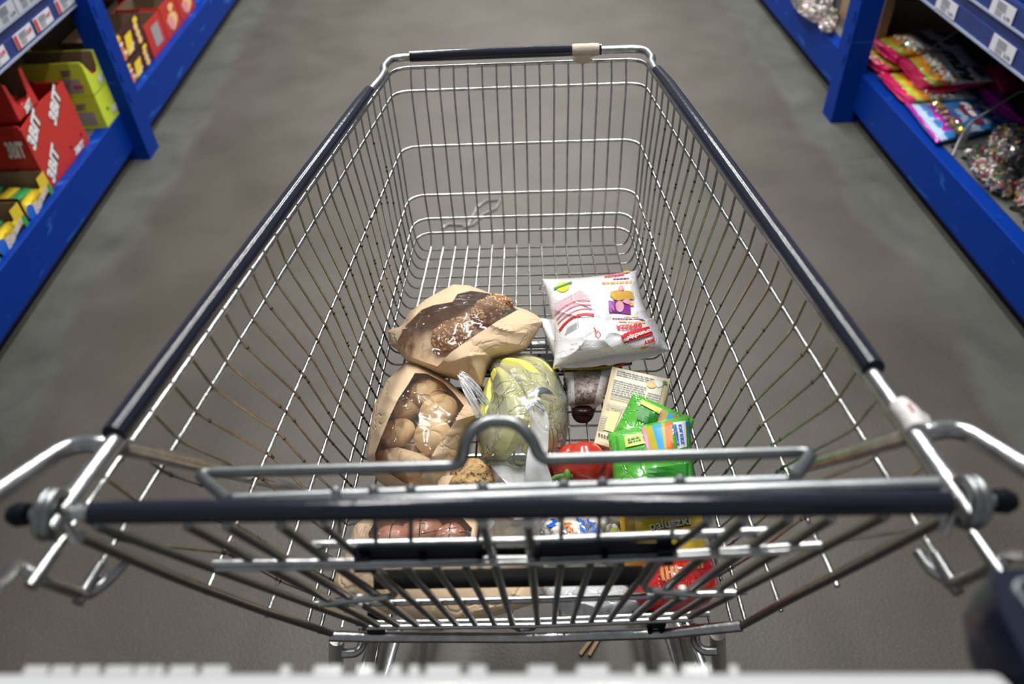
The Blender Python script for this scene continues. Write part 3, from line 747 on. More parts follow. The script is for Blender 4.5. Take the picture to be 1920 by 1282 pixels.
ob('seat_flap', flap(672, 905, 1020, 1056, sl, .003, None, ''), flapm, seat, smooth=35)
ob('seat_flap', flap(1012, 1262, 1020, 1056, sl, .003, None, ''), flapm, seat, smooth=35)
ob('seat_flap', flap(700, 1215, 1064, 1101, sl, .012, None, ''), blackp, seat, smooth=35)
mb = flap(900, 1016, 1026, 1042, sl, .01, None, ''); ob('flap_link', mb, blackp, seat, smooth=35)
for x, y in ((678, 1060), (1248, 1046), (792, 1056), (900, 1056), (1008, 1054), (1134, 1050)):
    wd = 15 if x in (678, 1248) else 6; hh = 24 if wd == 15 else 14
    mb = MB(); c = [PG(x-wd, y-hh*.6, -.004), PG(x+wd, y-hh*.6, -.004), PG(x+wd, y+hh*.6, -.004), PG(x-wd, y+hh*.6, -.004)]; c2 = [np.array(q)+np.array((0, .012, .003)) for q in c]
    mb.add(c+c2, [(0, 1, 2, 3), (4, 7, 6, 5), (0, 4, 5, 1), (1, 5, 6, 2), (2, 6, 7, 3), (3, 7, 4, 0)]); ob('flap_clip', mb, blackp, seat)
# chassis
legm = mat('leg_tube_zinc', (.72, .73, .73), .34, .85, var=.2, vscale=40)
xb = .5*((wp('W5', 1, 1)-wp('W5', 1, -1)).length)
mb = MB(); mb.tube([PG(618, 1192), PG(700, 1194), PG(1000, 1195), PG(1250, 1187), PG(1390, 1173)], .0062, 10); ob('rear_cross_tube', mb, chrome_t, cart, smooth=True)
for s in (-1, 1):
    top = Vector(P(632, 1196, z=.545)) if s < 0 else Vector(P(1345, 1186, z=.545))
    e = Vector(P(629, 1275, z=.40)) if s < 0 else Vector(P(1350, 1275, z=.40)); d = (e-top)
    foot = Vector((CX+s*.30, .40, .15))
    mb = MB(); mb.tube(fillet([top, e, foot], .08, 8), .0092, 12); ob('leg_tube', mb, legm, cart, smooth=True)
    for k, (a, b) in enumerate((((700, 1196), (688, 1275)), ((722, 1196), (707, 1275))) if s < 0 else (((1262, 1188), (1284, 1275)), ((1283, 1187), (1302, 1275)))):
        a = Vector(P(*a, z=.55)); b = Vector(P(*b, z=.36)); mb = MB(); mb.tube(fillet([a, b, Vector((foot.x-s*.03*(1+k), .5, .17)), Vector((CX+s*.17, .98, .155))], .09, 8), .0065, 10); ob('chassis_tube', mb, legm, cart, smooth=True)
    hk = [(680, 1180), (679, 1212), (668, 1223), (642, 1225)] if s < 0 else [(1302, 1172), (1305, 1208), (1318, 1220), (1342, 1220)]
    mb = MB(); mb.tube(fillet([P(*q, z=.53) for q in hk], .01), .0055, 10); ob('leg_hook', mb, chrome_t, cart, smooth=True)
    mb = MB(); q = Vector(PG(700+40*0, 1188)) if s < 0 else Vector(PG(1234, 1180)); q = q+Vector((0, .012, -.004)); mb.box((q.x-.010, q.y-.004, q.z-.010), (q.x+.010, q.y+.012, q.z+.004)); 
    mb.lathe([(0, 0), (.003, 0), (.003, .006), (0, .006)], (q.x-.006, q.y-.004, q.z-.018), seg=8); mb.lathe([(0, 0), (.003, 0), (.003, .006), (0, .006)], (q.x+.006, q.y-.004, q.z-.018), seg=8); ob('clamp_block', mb, blackp, cart, smooth=30)
mb = MB(); mb.tube([(CX-.2, .895, .558), (CX+.2, .895, .558)], .0085, 12); ob('under_basket_tube', mb, chrome_t, cart, smooth=True)
mb = MB(); mb.box((CX-.15, .84, .545), (CX+.15, .875, .56)); mb.box((CX-.17, .79, .552), (CX+.17, .802, .562)); ob('under_basket_bumper', mb, blackp, cart)
mb = MB(); mb.tube(fillet([(CX-.3, .42, .16), (CX-.19, 1.0, .155), (CX+.19, 1.0, .155), (CX+.3, .42, .16)], .04), .009, 10); mb.tube([(CX-.28, .5, .16), (CX+.28, .5, .16)], .007, 8); ob('chassis_frame', mb, chrome_t, cart, smooth=True)
rub = mat('grey_rubber', (.06, .06, .062), .6)
for x, y in ((-.29, .42), (.29, .42), (-.17, .96), (.17, .96)):
    c = Vector((CX+x, y-.02, .0525)); mb = MB(); mb.lathe([(0, -.014), (.046, -.014), (.052, -.009), (.052, .009), (.046, .014), (0, .014)], c, (1, 0, 0), 24); wh = ob('wheel', mb, rub, cart, smooth=40)
    mb = MB()
    for q in (-1, 1): mb.box((c.x+q*.019-.0015, c.y-.016, .045), (c.x+q*.019+.0015, c.y+.03, .125))
    mb.box((c.x-.02, c.y-.01, .122), (c.x+.02, c.y+.035, .127)); mb.lathe([(.012, 0), (.012, .03), (0, .03)], (c.x, c.y+.02, .125), seg=12); mb.tube([c-Vector((.021, 0, 0)), c+Vector((.021, 0, 0))], .005, 8); ob('caster_fork', mb, chrome_t, wh)
# ------------------------------------------------------------------ goods on the left rack
redc = mat('red_card', (.53, .030, .022), .42, var=.06); limec = mat('lime_card', (.60, .74, .05), .42); yelc = mat('yellow_card', (.72, .52, .03), .4)
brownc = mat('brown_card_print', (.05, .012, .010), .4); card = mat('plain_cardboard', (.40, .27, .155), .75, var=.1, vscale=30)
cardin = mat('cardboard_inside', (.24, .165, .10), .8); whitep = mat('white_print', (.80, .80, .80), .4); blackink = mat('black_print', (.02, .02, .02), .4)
greenp = mat('green_print', (.05, .33, .07), .4); bluep = mat('blue_print', (.01, .13, .62), .35); yelp = mat('yellow_print', (.85, .62, .03), .4); orangep = mat('orange_print', (.85, .24, .02), .4)
limep = mat('lime_print', (.55, .70, .08), .4); redp = mat('red_print', (.62, .02, .03), .4); pinkp = mat('pink_print', (.80, .28, .34), .4); creamp = mat('cream_print', (.85, .55, .22), .4); greyp = mat('grey_print', (.33, .32, .33), .5)
purp = mat('purple_print', (.22, .02, .24), .35); tanp = mat('tan_print', (.62, .42, .20), .45)
def tray(name, label, cat, side, t0, t1, s0, s1, z0, z1, m_out, m_in, cut=None, group=None, wall=.004):
    """open display box; cut = (s,z) outline of the front panel"""
    F = lambda t, s, z: SW(side, t, s, z)
    mb = MB()
    mb.box((t0, s0, z0), (t1, s1, z0+wall), F); 
    zb = z1 if not isinstance(z1, tuple) else max(z1)
    mb.box((t1-wall, s0, z0+wall), (t1, s1, zb), F)
    mb.box((t0+wall, s0, z0+wall), (t1-wall, s0+wall, zb), F); mb.box((t0+wall, s1-wall, z0+wall), (t1-wall, s1, zb), F)
    pl = cut or [(s0, z0), (s1, z0), (s1, zb), (s0, zb)]
    n = len(pl); vs = [F(t0, s, z) for s, z in pl]+[F(t0+wall, s, z) for s, z in pl]
    mb.add(vs, [tuple(range(n)), tuple(range(2*n-1, n-1, -1))]+[(i, (i+1) % n, (i+1) % n+n, i+n) for i in range(n)])
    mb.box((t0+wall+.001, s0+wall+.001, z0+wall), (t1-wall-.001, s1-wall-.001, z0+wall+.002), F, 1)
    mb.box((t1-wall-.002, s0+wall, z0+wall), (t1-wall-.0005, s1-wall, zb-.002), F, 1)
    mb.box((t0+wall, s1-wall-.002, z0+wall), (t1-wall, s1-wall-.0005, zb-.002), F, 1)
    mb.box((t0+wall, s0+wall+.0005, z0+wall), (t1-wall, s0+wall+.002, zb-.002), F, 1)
    return ob(name, mb, [m_out, m_in], label=label, cat=cat, group=group)
def face_fn(side, t, px0, px1, h, hdir=None):
    """text box on a rack-parallel face: baseline from px0 to px1, height h metres; hdir flips"""
    a = SH(*px0, side, t); b = SH(*px1, side, t); u = b-a; nrm = np.array([1.0, .0446, 0])*(-1 if side > 0 else 1)
    v = np.cross(nrm, u); v /= np.linalg.norm(v); v = v*h
    if hdir: v = -v
    return lambda x, y: a+u*x+v*y
def logo3(par, t, px0, px1, h, side=-1):
    mb = MB(); f = face_fn(side, t-.0015, px0, px1, h); text_on(mb, lambda x, y: f(x+.03, y-.08), '3BIT', .07, .25); ob('logo_shadow', mb, blackink, par)
    mb = MB(); f2 = face_fn(side, t-.0025, px0, px1, h); text_on(mb, f2, '3BIT', .05, .25); ob('logo', mb, whitep, par)
zb = .1865
# red boxes
r1 = tray('display_box', 'large bright red cardboard box on the lower left shelf with three white logos', 'cardboard box', -1, .03, .24, 2.067, 2.386, zb, .40, redc, redc, [(2.067, zb), (2.386, zb), (2.386, .40), (2.22, .407), (2.067, .39)])
logo3(r1, .03, (106, 238), (115, 172), .045); logo3(r1, .03, (67, 284), (78, 217), .045); logo3(r1, .03, (103, 345), (112, 280), .045); logo3(r1, .03, (143, 292), (160, 272), .022)
mb = MB()
for q in ((152, 252), (133, 276)): c = SH(*q, -1, .0288); disc(mb, lambda x, y, c=c: c+np.array([0.0, .006*x, .006*y]), 12, 1)
ob('punched_hole', mb, mat('dark_hole', (.05, .01, .01), .8), r1)
mb = MB(); 
def sidef(s, ta, za, w_, h_): return lambda a, b: SW(-1, ta+w_*a, s, za+h_*b)
f = sidef(2.0655, .105, .30, -.06, .055); text_on(mb, f, '3BIT', .05, .25); ob('side_logo', mb, whitep, r1)
r2 = tray('display_box', 'small red cut-out box of chocolate bars on top of the large red box', 'cardboard box', -1, .031, .22, 2.085, 2.215, .408, .525, redc, cardin, [(2.085, .408), (2.215, .408), (2.205, .522), (2.192, .522), (2.182, .45), (2.165, .437), (2.125, .437), (2.11, .45), (2.096, .515), (2.085, .515)])
logo3(r2, .031, (51, 214), (62, 194), .022)
mb = MB(); patch(mb, sidef(2.0835, .09, .425, .06, .05), 1, 1); ob('side_label', mb, whitep, r2)
mb = MB()
for k in range(9): patch(mb, lambda a, b, k=k: SW(-1, .1+.045*(k+.6*a)/9, 2.082, .43+.035*b), 1, 1)
ob('barcode', mb, blackink, r2)
# lime boxes: a stack of two
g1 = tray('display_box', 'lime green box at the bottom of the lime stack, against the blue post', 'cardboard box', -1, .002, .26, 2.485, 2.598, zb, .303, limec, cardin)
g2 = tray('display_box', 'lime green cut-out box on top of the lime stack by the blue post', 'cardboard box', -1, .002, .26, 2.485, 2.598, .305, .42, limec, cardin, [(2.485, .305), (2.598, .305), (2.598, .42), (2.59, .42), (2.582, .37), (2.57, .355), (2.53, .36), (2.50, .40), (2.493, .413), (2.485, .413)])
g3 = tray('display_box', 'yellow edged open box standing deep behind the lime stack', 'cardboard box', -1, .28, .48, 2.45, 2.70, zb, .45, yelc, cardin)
for gb_, z0 in ((g1, .19), (g2, .308)):
    mb = MB(); f = sidef(2.4835, .10, z0+.012, -.07, .045); patch(mb, f, 1, 1); ob('side_label', mb, greyp, gb_)
    mb = MB(); f = sidef(2.4834, .085, z0+.066, -.04, .022); text_on(mb, f, '3BIT', .06, .25); ob('side_logo', mb, mat('mauve_print', (.22, .15, .2), .5), gb_)
logo3(g1, .002, (212, 212), (224, 200), .022); logo3(g2, .002, (187, 158), (196, 143), .022)
mb = MB()
for q in ((216, 182), (202, 203)): c = SH(*q, -1, .0005); disc(mb, lambda x, y, c=c: c+np.array([0.0, .006*x, .006*y]), 12, 1)
ob('punched_hole', mb, blackink, g1)
# wrapped bars lying in the open boxes
def bar(loc, ln, wd, th, ang, m_, label, group, side_m=None):
    mb = MB(); u = np.array([math.cos(ang), math.sin(ang), 0]); v = np.array([-math.sin(ang), math.cos(ang), 0]); c = np.array(loc); n = 10
    vs = []; 
    for i in range(n+1):
        t = i/n*2-1; e = 1 if abs(t) < .8 else .55; w_ = wd/2*(1 if abs(t) < .99 else .95); h = th*(.12 if abs(t) > .92 else 1)
        for k in range(8):
            a = 2*math.pi*k/8+.39; vs.append(c+u*t*ln/2+v*w_*max(-1, min(1, 1.2*math.cos(a)))+np.array([0, 0, th/2+h/2*math.sin(a)]))
    mb.add(vs, [(i*8+k, i*8+(k+1) % 8, (i+1)*8+(k+1) % 8, (i+1)*8+k) for i in range(n) for k in range(8)]+[tuple(range(8))[::-1], tuple(n*8+k for k in range(8))])
    return ob('chocolate_bar', mb, m_, smooth=35, label=label, cat='chocolate bar', group=group)
redw = pack('red_wrapper', (.5, .02, .02)); greenw = pack('green_wrapper', (.03, .28, .08)); yelw = pack('yellow_wrapper', (.75, .55, .03)); brw = pack('brown_wrapper', (.09, .03, .02))
rnd = random.Random(3)
for i in range(3):
    c = SW(-1, .055+.04*i, 2.15, .425+.004*i); bar(c, .10, .03, .015, R(88+rnd.uniform(-8, 8)), redw, 'red wrapped chocolate bar inside the small red box', 'red bars in the small red box')
for i in range(4):
    c = SW(-1, .04+.05*i, 2.54, .335+.006*i); o = bar(c, .12, .035, .016, R(88+rnd.uniform(-20, 20)), greenw if i % 2 else redw, ('green' if i % 2 else 'red')+' wrapped bar lying inside the upper lime box', ('green' if i % 2 else 'red')+' bars in the upper lime box')
# yellow and brown banana bar boxes
def banbox(s0, s1, label):
    b = tray('display_box', label, 'cardboard box', -1, .022, .20, s0, s1, zb, .262, brownc, cardin, [(s0, zb), (s1, zb), (s1, .25), (s1-.012, .262), (s1-.05, .262), (s1-.058, .225), (s1-.075, .205), (s0+.05, .2), (s0+.02, .215), (s0, .262)])
    F = lambda s, z, t=.0205: SW(-1, t, s, z)
    mb = MB(); patch(mb, lambda a, c: F(s1-.052+.05*a, .20+.06*c), 1, 1); ob('yellow_edge', mb, yelc, b); mb = MB(); patch(mb, lambda a, c: F(s0+.03*a, .195+(.25-.195-.04*a)*c), 1, 1)
    ob('yellow_edge', mb, yelc, b)
    mb = MB()
    for k in range(5):
        a0 = .15+.6*k/5; disc(mb, lambda x, y, a0=a0: F(s0+(s1-s0)*(a0+.13*x)+.0, .192+.02*a0+.018*y+.012, .0195), 12, 1, wob=.15, seed=k)
    ob('banana_print', mb, yelp, b)
    for cs, cz, rs, rz in ((s1-.012, .2, .011, .022), (s1-.07, .205, .012, .01), (s0+.07, .19, .01, .009)):
        mb = MB(); disc(mb, lambda x, y: F(cs+rs*x, cz+rz*y, .0192), 12, 1); ob('leaf_print', mb, greenp, b)
    mb = MB(); disc(mb, lambda x, y: F(s0+.022+.022*x, .203+.026*y, .0191), 8, 1); ob('blue_badge', mb, bluep, b)
    mb = MB(); text_on(mb, lambda x, y: F(s0+.035+(s1-s0-.06)*x, .180+.028*x+.03*y*(1.2-.5*x), .018), 'Banan', .05, .2); ob('logo', mb, mat('pale_logo', (.62, .58, .55), .4), b)
    return b
b1 = banbox(1.895, 2.062, 'brown and yellow banana bar box beside the large red box'); b2 = banbox(1.715, 1.885, 'brown and yellow banana bar box second from the red box')
b3 = banbox(1.535, 1.705, 'brown and yellow banana bar box cut off by the picture edge')
for s0, nm in ((1.895, 'first'), (1.715, 'second')):
    for i in range(4): bar(SW(-1, .05+.038*i, s0+.083, .2+.004*i), .12, .034, .018, R(88+rnd.uniform(-9, 9)), yelw if i % 2 == 0 else greenw, '%s banana bar wrapper inside the %s brown and yellow box' % ('yellow' if i % 2 == 0 else 'green', nm), '%s bars in the %s banana box' % ('yellow' if i % 2 == 0 else 'green', nm))
# beyond the post
def fbox(s0, s1, z0, z1, label, base, decals):
    b = tray('display_box', label, 'cardboard box', -1, .03, .22, s0, s1, z0, z1, base, cardin)
    for nm, m_, fl_ in decals:
        mb = MB(); fl_(mb, lambda a, c, t=.0285: SW(-1, t, s0+(s1-s0)*a, z0+(z1-z0)*c)); ob(nm, mb, m_, b)
    return b
def flame(mb, F):
    for k in range(4): disc(mb, lambda x, y, k=k: F(.17+.16*x, .2+.2*k+.13*y), 12, 1, wob=.1, seed=k)
def flame2(mb, F):
    for k in range(3): disc(mb, lambda x, y, k=k: F(.82+.07*x, .2+.24*k+.13*y, .028), 12, 1)
def yel(mb, F): disc(mb, lambda x, y: F(.16+.15*x, .86+.13*y, .0278), 10, 1, wob=.2, seed=3)
def yel2(mb, F): disc(mb, lambda x, y: F(.86+.08*x, .88+.11*y, .0278), 10, 1)
def yslab(mb, F): patch(mb, lambda a, c: F(.34+.22*a+.08*c, .12+.62*c, .0278), 1, 1)
def wsp(mb, F): disc(mb, lambda x, y: F(.26+.05*x, .62+.06*y, .0272), 10, 1); disc(mb, lambda x, y: F(.3+.05*x, .3+.06*y, .0272), 10, 1); patch(mb, lambda a, c: F(.42+.2*a, .1+.06*c+.2*a, .0272), 1, 1)
for z0, z1, nm in ((zb, .27, 'lower'), (.272, .378, 'upper')):
    fbox(2.78, 3.085, z0, z1, nm+' brown display box with orange flames just beyond the left post', brownc, (('flame_print', orangep, flame), ('flame_print', creamp, flame2), ('yellow_print', yelp, yel), ('yellow_print', yelp, yel2), ('yellow_panel', yelp, yslab), ('white_print', whitep, wsp)))
def barc(mb, F): patch(mb, lambda a, c: F(.3+.45*a, .2+.62*c), 1, 1)
def creams(mb, F):
    disc(mb, lambda x, y: F(.5+.3*x, .38+.25*y), 14, 1, wob=.15); disc(mb, lambda x, y: F(.6+.15*x, .75+.12*y), 14, 1, wob=.2)
def pinks(mb, F): disc(mb, lambda x, y: F(.4+.16*x, .36+.2*y, .0272), 12, 1)
fbox(3.10, 3.29, zb, .315, 'red display box with a white barcode panel beyond the left post', redc, (('barcode_panel', greyp, barc),))
fbox(3.30, 3.50, zb, .32, 'red display box with a cream biscuit picture beyond the barcode box', redc, (('biscuit_print', creamp, creams), ('pink_print', pinkp, pinks)))
fbox(3.51, 3.72, zb, .31, 'red display box farthest along the left shelf with cream print', redc, (('biscuit_print', creamp, creams), ('pink_print', pinkp, pinks)))
fbox(3.74, 3.93, zb, .27, 'blue display box at the top picture edge of the left shelf', bluep, (('white_print', whitep, creams), ('red_print', redp, pinks)))
fbox(3.95, 4.2, zb, .26, 'pale display box at the far end of the left shelf', whitep, (('red_print', redp, creams),))
tray('display_box', 'open brown carton standing behind the red boxes beyond the left post', 'cardboard box', -1, .24, .46, 2.9, 3.4, zb, .33, card, cardin)
tray('display_box', 'red carton deep on the shelf behind the flame boxes', 'cardboard box', -1, .26, .48, 3.42, 3.72, zb, .36, redc, cardin)

# ------------------------------------------------------------------ goods on the right rack
glitter = islands('glitter_sweets', [(.6, .5, .08), (.75, .72, .7), (.25, .3, .05), (.5, .08, .05), (.65, .62, .6), (.12, .35, .12), (.7, .68, .66), (.7, .35, .05)], .15, .35)
sweets = islands('wrapped_sweets', [(.72, .68, .68), (.5, .06, .07), (.8, .78, .76), (.08, .3, .08), (.55, .5, .12), (.8, .75, .78), (.65, .16, .08), (.45, .25, .25), (.75, .72, .72)], .15, .15)
palesw = islands('pale_sweets', [(.75, .7, .68), (.8, .78, .76), (.7, .5, .5), (.65, .6, .4), (.82, .8, .8)], .2, .1)
def gems(mb, pts, r, seed=1, mi=0):
    rnd = random.Random(seed)
    for p in pts:
        k = r*rnd.uniform(.6, 1.3); q = Matrix.Rotation(rnd.uniform(0, 6), 3, Vector((rnd.random(), rnd.random(), rnd.random()+.1))); c = Vector([float(x) for x in p])
        o = [q@Vector(v)*k for v in ((1.3, 0, 0), (-1.3, 0, 0), (0, .8, 0), (0, -.8, 0), (0, 0, .7), (0, 0, -.7))]
        mb.add([c+v for v in o], [(0, 2, 4), (2, 1, 4), (1, 3, 4), (3, 0, 4), (2, 0, 5), (1, 2, 5), (3, 1, 5), (0, 3, 5)], mi)
pinkf = pack('magenta_foil', (.70, .012, .13), .25, .8, 60); whf = pack('white_foil', (.82, .83, .82), .3, .5, 35); orf = pack('orange_foil', (.80, .28, .02), .3, .5, 40); lmf = pack('lime_foil', (.42, .55, .04), .3, .4, 40)
bluf = pack('blue_foil', (.03, .22, .55), .25, .6, 40); ltb = pack('pale_blue_foil', (.45, .6, .78), .25, .6, 40); purf = pack('purple_foil', (.40, .01, .38), .25, .6, 50)
def mini(c, z, Hb, seed, label, logo=True, s=1):
    q = Quad(c, z, Hb, .012, wr=.006, fr=18, seed=seed, ridge=.004, p=2.4)
    mb = MB()
    def mf(u, v):
        n = noise.noise(Vector((u*9, v*9, seed)))*.05; v = v+n
        return 0 if v < .17 else 3 if v < .25 else 2 if v < .40 else 1
    q.build(mb, 44, 44, 0, mf); o = ob('sweet_bag', mb, [pinkf, whf, orf, lmf], smooth=True, label=label, cat='bag of sweets', group='white and magenta sweet bags on the right shelf')
    rnd = random.Random(seed); mb = MB()
    pts = []
    for i in range(100):
        u = rnd.random(); v = .33+.22*rnd.random()+.05*math.sin(u*9); pts.append(q.pt(u*.94+.03, v, .002))
    gems(mb, pts, .0065, seed); ob('sweets_picture', mb, glitter, o, kind='stuff')
    mb = MB(); text_on(mb, q.quad((.04, .66), (.96, .60), (.96, .80), (.04, .84), .004), 'mini', .05, .3); ob('lettering', mb, blackink, o)
    if logo: mb = MB(); disc(mb, q.circ(.72, .90, .17, .055, .004), 6, 2); ob('logo', mb, brownc, o)
    mb = MB(); 
    for i in range(60): pass
    return o
mini([(1630, 76), (1678, 114), (1806, 88), (1742, 54)], [.265, .26, .27, .27], .035, 1, 'white and magenta sweet bag on top of the pile, nearer the post')
mini([(1676, 106), (1730, 166), (1864, 152), (1802, 88)], [.26, .245, .25, .26], .04, 2, 'white and magenta sweet bag on top of the pile, farther from the post')
mini([(1603, 98), (1656, 135), (1790, 120), (1730, 82)], [.215, .21, .21, .21], .03, 3, 'white and magenta sweet bag at the bottom of the pile, against the blue post', False)
mini([(1645, 138), (1702, 195), (1835, 186), (1780, 132)], [.208, .205, .205, .205], .03, 4, 'white and magenta sweet bag at the bottom of the pile, beside the blue bag', False)
q = Quad([(1697, 194), (1756, 268), (1900, 232), (1838, 184)], [.202, .202, .205, .205], .022, .01, wr=.004, fr=16, seed=9, ridge=.003)
def mfb(u, v): return 2 if v < .06 else (1 if (v < .17 or (noise.noise(Vector((u*6, v*6, 2))) > .15)) else 0)
mb = MB(); q.build(mb, 44, 44, 0, mfb); bb = ob('sweet_bag', mb, [bluf, ltb, purf], smooth=True, label='blue sweet bag with purple edge lying on the right shelf', cat='bag of sweets')
mb = MB(); disc(mb, lambda x, y: q.pt(.5+.46*x, .34+.13*y+.03*math.sin(9*x), .0015), 40, 6, wob=.25, seed=2); ob('purple_panel', mb, purf, bb)
rnd = random.Random(5); mb = MB(); gems(mb, [q.pt(.08+.84*u, .27+.15*rnd.random()+.02*math.sin(9*u), .004) for u in [rnd.random() for _ in range(100)]], .0065, 5); ob('sweets_picture', mb, islands('gold_sweets', [(.7, .5, .05), (.75, .7, .5), (.4, .3, .05), (.7, .6, .2), (.5, .35, .3), (.1, .4, .4)], .15, .5), bb, kind='stuff')
mb = MB(); disc(mb, q.circ(.35, .68, .2, .09, .003), 20, 2, wob=.2); disc(mb, q.circ(.72, .66, .1, .07, .003), 12, 2, wob=.2); ob('maroon_print', mb, mat('maroon_print', (.22, .03, .09), .4), bb)
mb = MB(); text_on(mb, q.quad((.12, .66), (.6, .63), (.6, .73), (.12, .75), .006), 'Re', .04, .2); ob('lettering', mb, whitep, bb)
mb = MB(); text_on(mb, q.quad((.3, .82), (.9, .76), (.9, .86), (.3, .92), .006), 'Ju', .04, .2); ob('lettering', mb, mat('navy_print', (.02, .05, .25), .4), bb)
q = Quad([(1828, 160), (1880, 205), (1926, 232), (1880, 170)], [.22, .21, .21, .22], .02, .01, wr=.006, fr=20, seed=12); mb = MB(); q.build(mb, 24, 16); ob('sweet_bag', mb, purf, smooth=True, label='purple sweet bag behind the blue bag on the right shelf', cat='bag of sweets')
q = Quad([(1842, 128), (1876, 180), (1925, 160), (1890, 112)], [.24, .22, .22, .24], .03, .01, wr=.006, fr=20, seed=13); mb = MB(); q.build(mb, 24, 16); ob('sweet_bag', mb, mat('dark_magenta_foil', (.32, .01, .07), .35), smooth=True, label='dark magenta sweet bag deep on the right shelf', cat='bag of sweets')
# clear bags of wrapped sweets
clearf = film('clear_bag_film', (.97, .97, .97), .04, .14, .05, .8, 40)
def clearbag(outline, z, Hb, seed, label, n=170, m_=sweets, r=.0085, zl=.189):
    b = Blob(outline, z, Hb, zl, wr=.005, fr=25, seed=seed, q=.5)
    mb = MB(); b.build(mb, 48, 12); o = ob('sweet_bag', mb, clearf, smooth=True, label=label, cat='bag of sweets')
    mb = MB(); rnd = random.Random(seed); pts = []
    while len(pts) < n:
        k = math.sqrt(rnd.random())*.95; th = rnd.uniform(-math.pi, math.pi); d = np.array([math.cos(th), math.sin(th)]); px = b.c+d*b.rad(th)*k
        p = b.at(px[0], px[1], -.006); pts.append(p)
        if rnd.random() < .6: pts.append(p-np.array([0, 0, .012]))
    gems(mb, pts, r, seed); ob('wrapped_sweets', mb, m_, o, kind='stuff')
    return o
clearbag([(1856, 250), (1866, 234), (1896, 230), (1926, 236), (1930, 300), (1890, 310), (1862, 292)], .235, .045, 1, 'clear bag of glittering wrapped sweets on top of the heap at the right edge')
clearbag([(1806, 280), (1824, 272), (1860, 276), (1905, 300), (1916, 340), (1892, 366), (1868, 354), (1842, 330), (1822, 306)], .205, .04, 2, 'clear bag of glittering wrapped sweets at the front of the heap on the perforated shelf', 230)
clearbag([(1905, 335), (1930, 330), (1935, 400), (1914, 384)], .21, .03, 3, 'clear bag of wrapped sweets cut off by the right picture edge', 90)
clearbag([(1478, -6), (1500, -20), (1562, -20), (1562, 20), (1548, 40), (1530, 36), (1500, 18)], .21, .035, 4, 'clear bag of pale wrapped sweets beyond the blue post on the right', 160, palesw, .011)
clearbag([(1528, 30), (1556, 10), (1572, 20), (1562, 62), (1548, 58)], .2, .03, 5, 'clear bag of white wrapped sweets beside the tan carton', 90, palesw, .010)
# cartons
F = lambda t, s, z: SW(1, t, s, z)
def carton(t0, t1, s0, s1, z0, z1, label, txt=None):
    mb = MB(); n = 4; mb.box((t0, s0, z0), (t1, s1, z1), F); 
    mb.box((t0-.001, s0-.001, z1-.004), ((t0+t1)/2-.004, s1+.001, z1+.001), F)
    o = ob('carton', mb, card, label=label, cat='cardboard box')
    if txt:
        mb = MB(); f = lambda a, b: F(t0+.08+(t1-t0-.1)*a, s0-.002, z0+(z1-z0)*(.42+.15*b)); text_on(mb, f, txt, .05); disc(mb, lambda x, y: F(t0+.045+.03*x, s0-.002, z0+(z1-z0)*(.55)+.04*y), 12, 1); ob('print', mb, brownc, o)
    return o
carton(.12, .5, 3.06, 3.3, .19, .50, 'brown carton with dark printing behind the sweet bags on the right shelf', 'TERMOIZ')
carton(.075, .11, 2.84, 3.12, .19, .42, 'narrow tan carton panel standing beyond the right blue post')
# wire dividers
for k, (pts, lab) in enumerate((([(1705, 203), (1716, 160), (1742, 92), (1800, 56)], 'curved wire divider between the sweet bags nearer the right post'), ([(1786, 292), (1798, 262), (1818, 230), (1912, 172)], 'curved wire divider beside the blue sweet bag on the right shelf'))):
    h = [.19, .235, .30, .33] if k == 0 else [.19, .22, .27, .30]
    top = [Vector(P(*q, z=z)) for q, z in zip(pts, h)]; top = fillet(top, .05, 6)
    mb = MB(); mb.tube(top, .0032, 7)
    for f in (.45, .62, .78, .92):
        a = top[int(f*(len(top)-1))]; mb.tube([a, Vector((a.x+.0, a.y, .189))], .0014, 6)
    d = top[-1]; mb.tube([d, Vector((d.x+.15, d.y, d.z))], .0022, 7); mb.tube([Vector((d.x+.15, d.y, d.z)), Vector((d.x+.15, d.y, .189))], .0022, 7)
    ob('wire_divider', mb, steelw, smooth=True, label=lab, cat='shelf divider')
# litter
litter = mat('clear_litter', (.42, .40, .37), .2, coat=.5)
mb = MB()
L_ = [Vector(P(*q, z=.004)) for q in ((828, 428), (840, 420), (878, 422), (895, 388), (912, 376), (938, 374), (930, 390), (905, 402), (888, 420), (868, 426))]
mb.tube(L_, .0035, 6); ob('torn_film_strip', mb, litter, smooth=True, label='crumpled clear strip of film on the floor in front of the trolley', cat='litter')
woodm = mat('splinter_wood', (.45, .30, .15), .7); c = P(1104, 1205, z=.003); mb = MB(); 
for a, o_ in ((.9, 0), (1.0, .014)): mb.box((-.028, -.003, 0), (.028, .003, .004), lambda x, y, z, a=a, o_=o_: (c[0]+x*math.cos(a)-y*math.sin(a)+o_, c[1]+x*math.sin(a)+y*math.cos(a), .001+z))
ob('wood_splinter', mb, woodm, label='pale wooden splinter on the floor below the trolley', cat='litter')
# ------------------------------------------------------------------ groceries in the trolley
G_ = 'groceries'
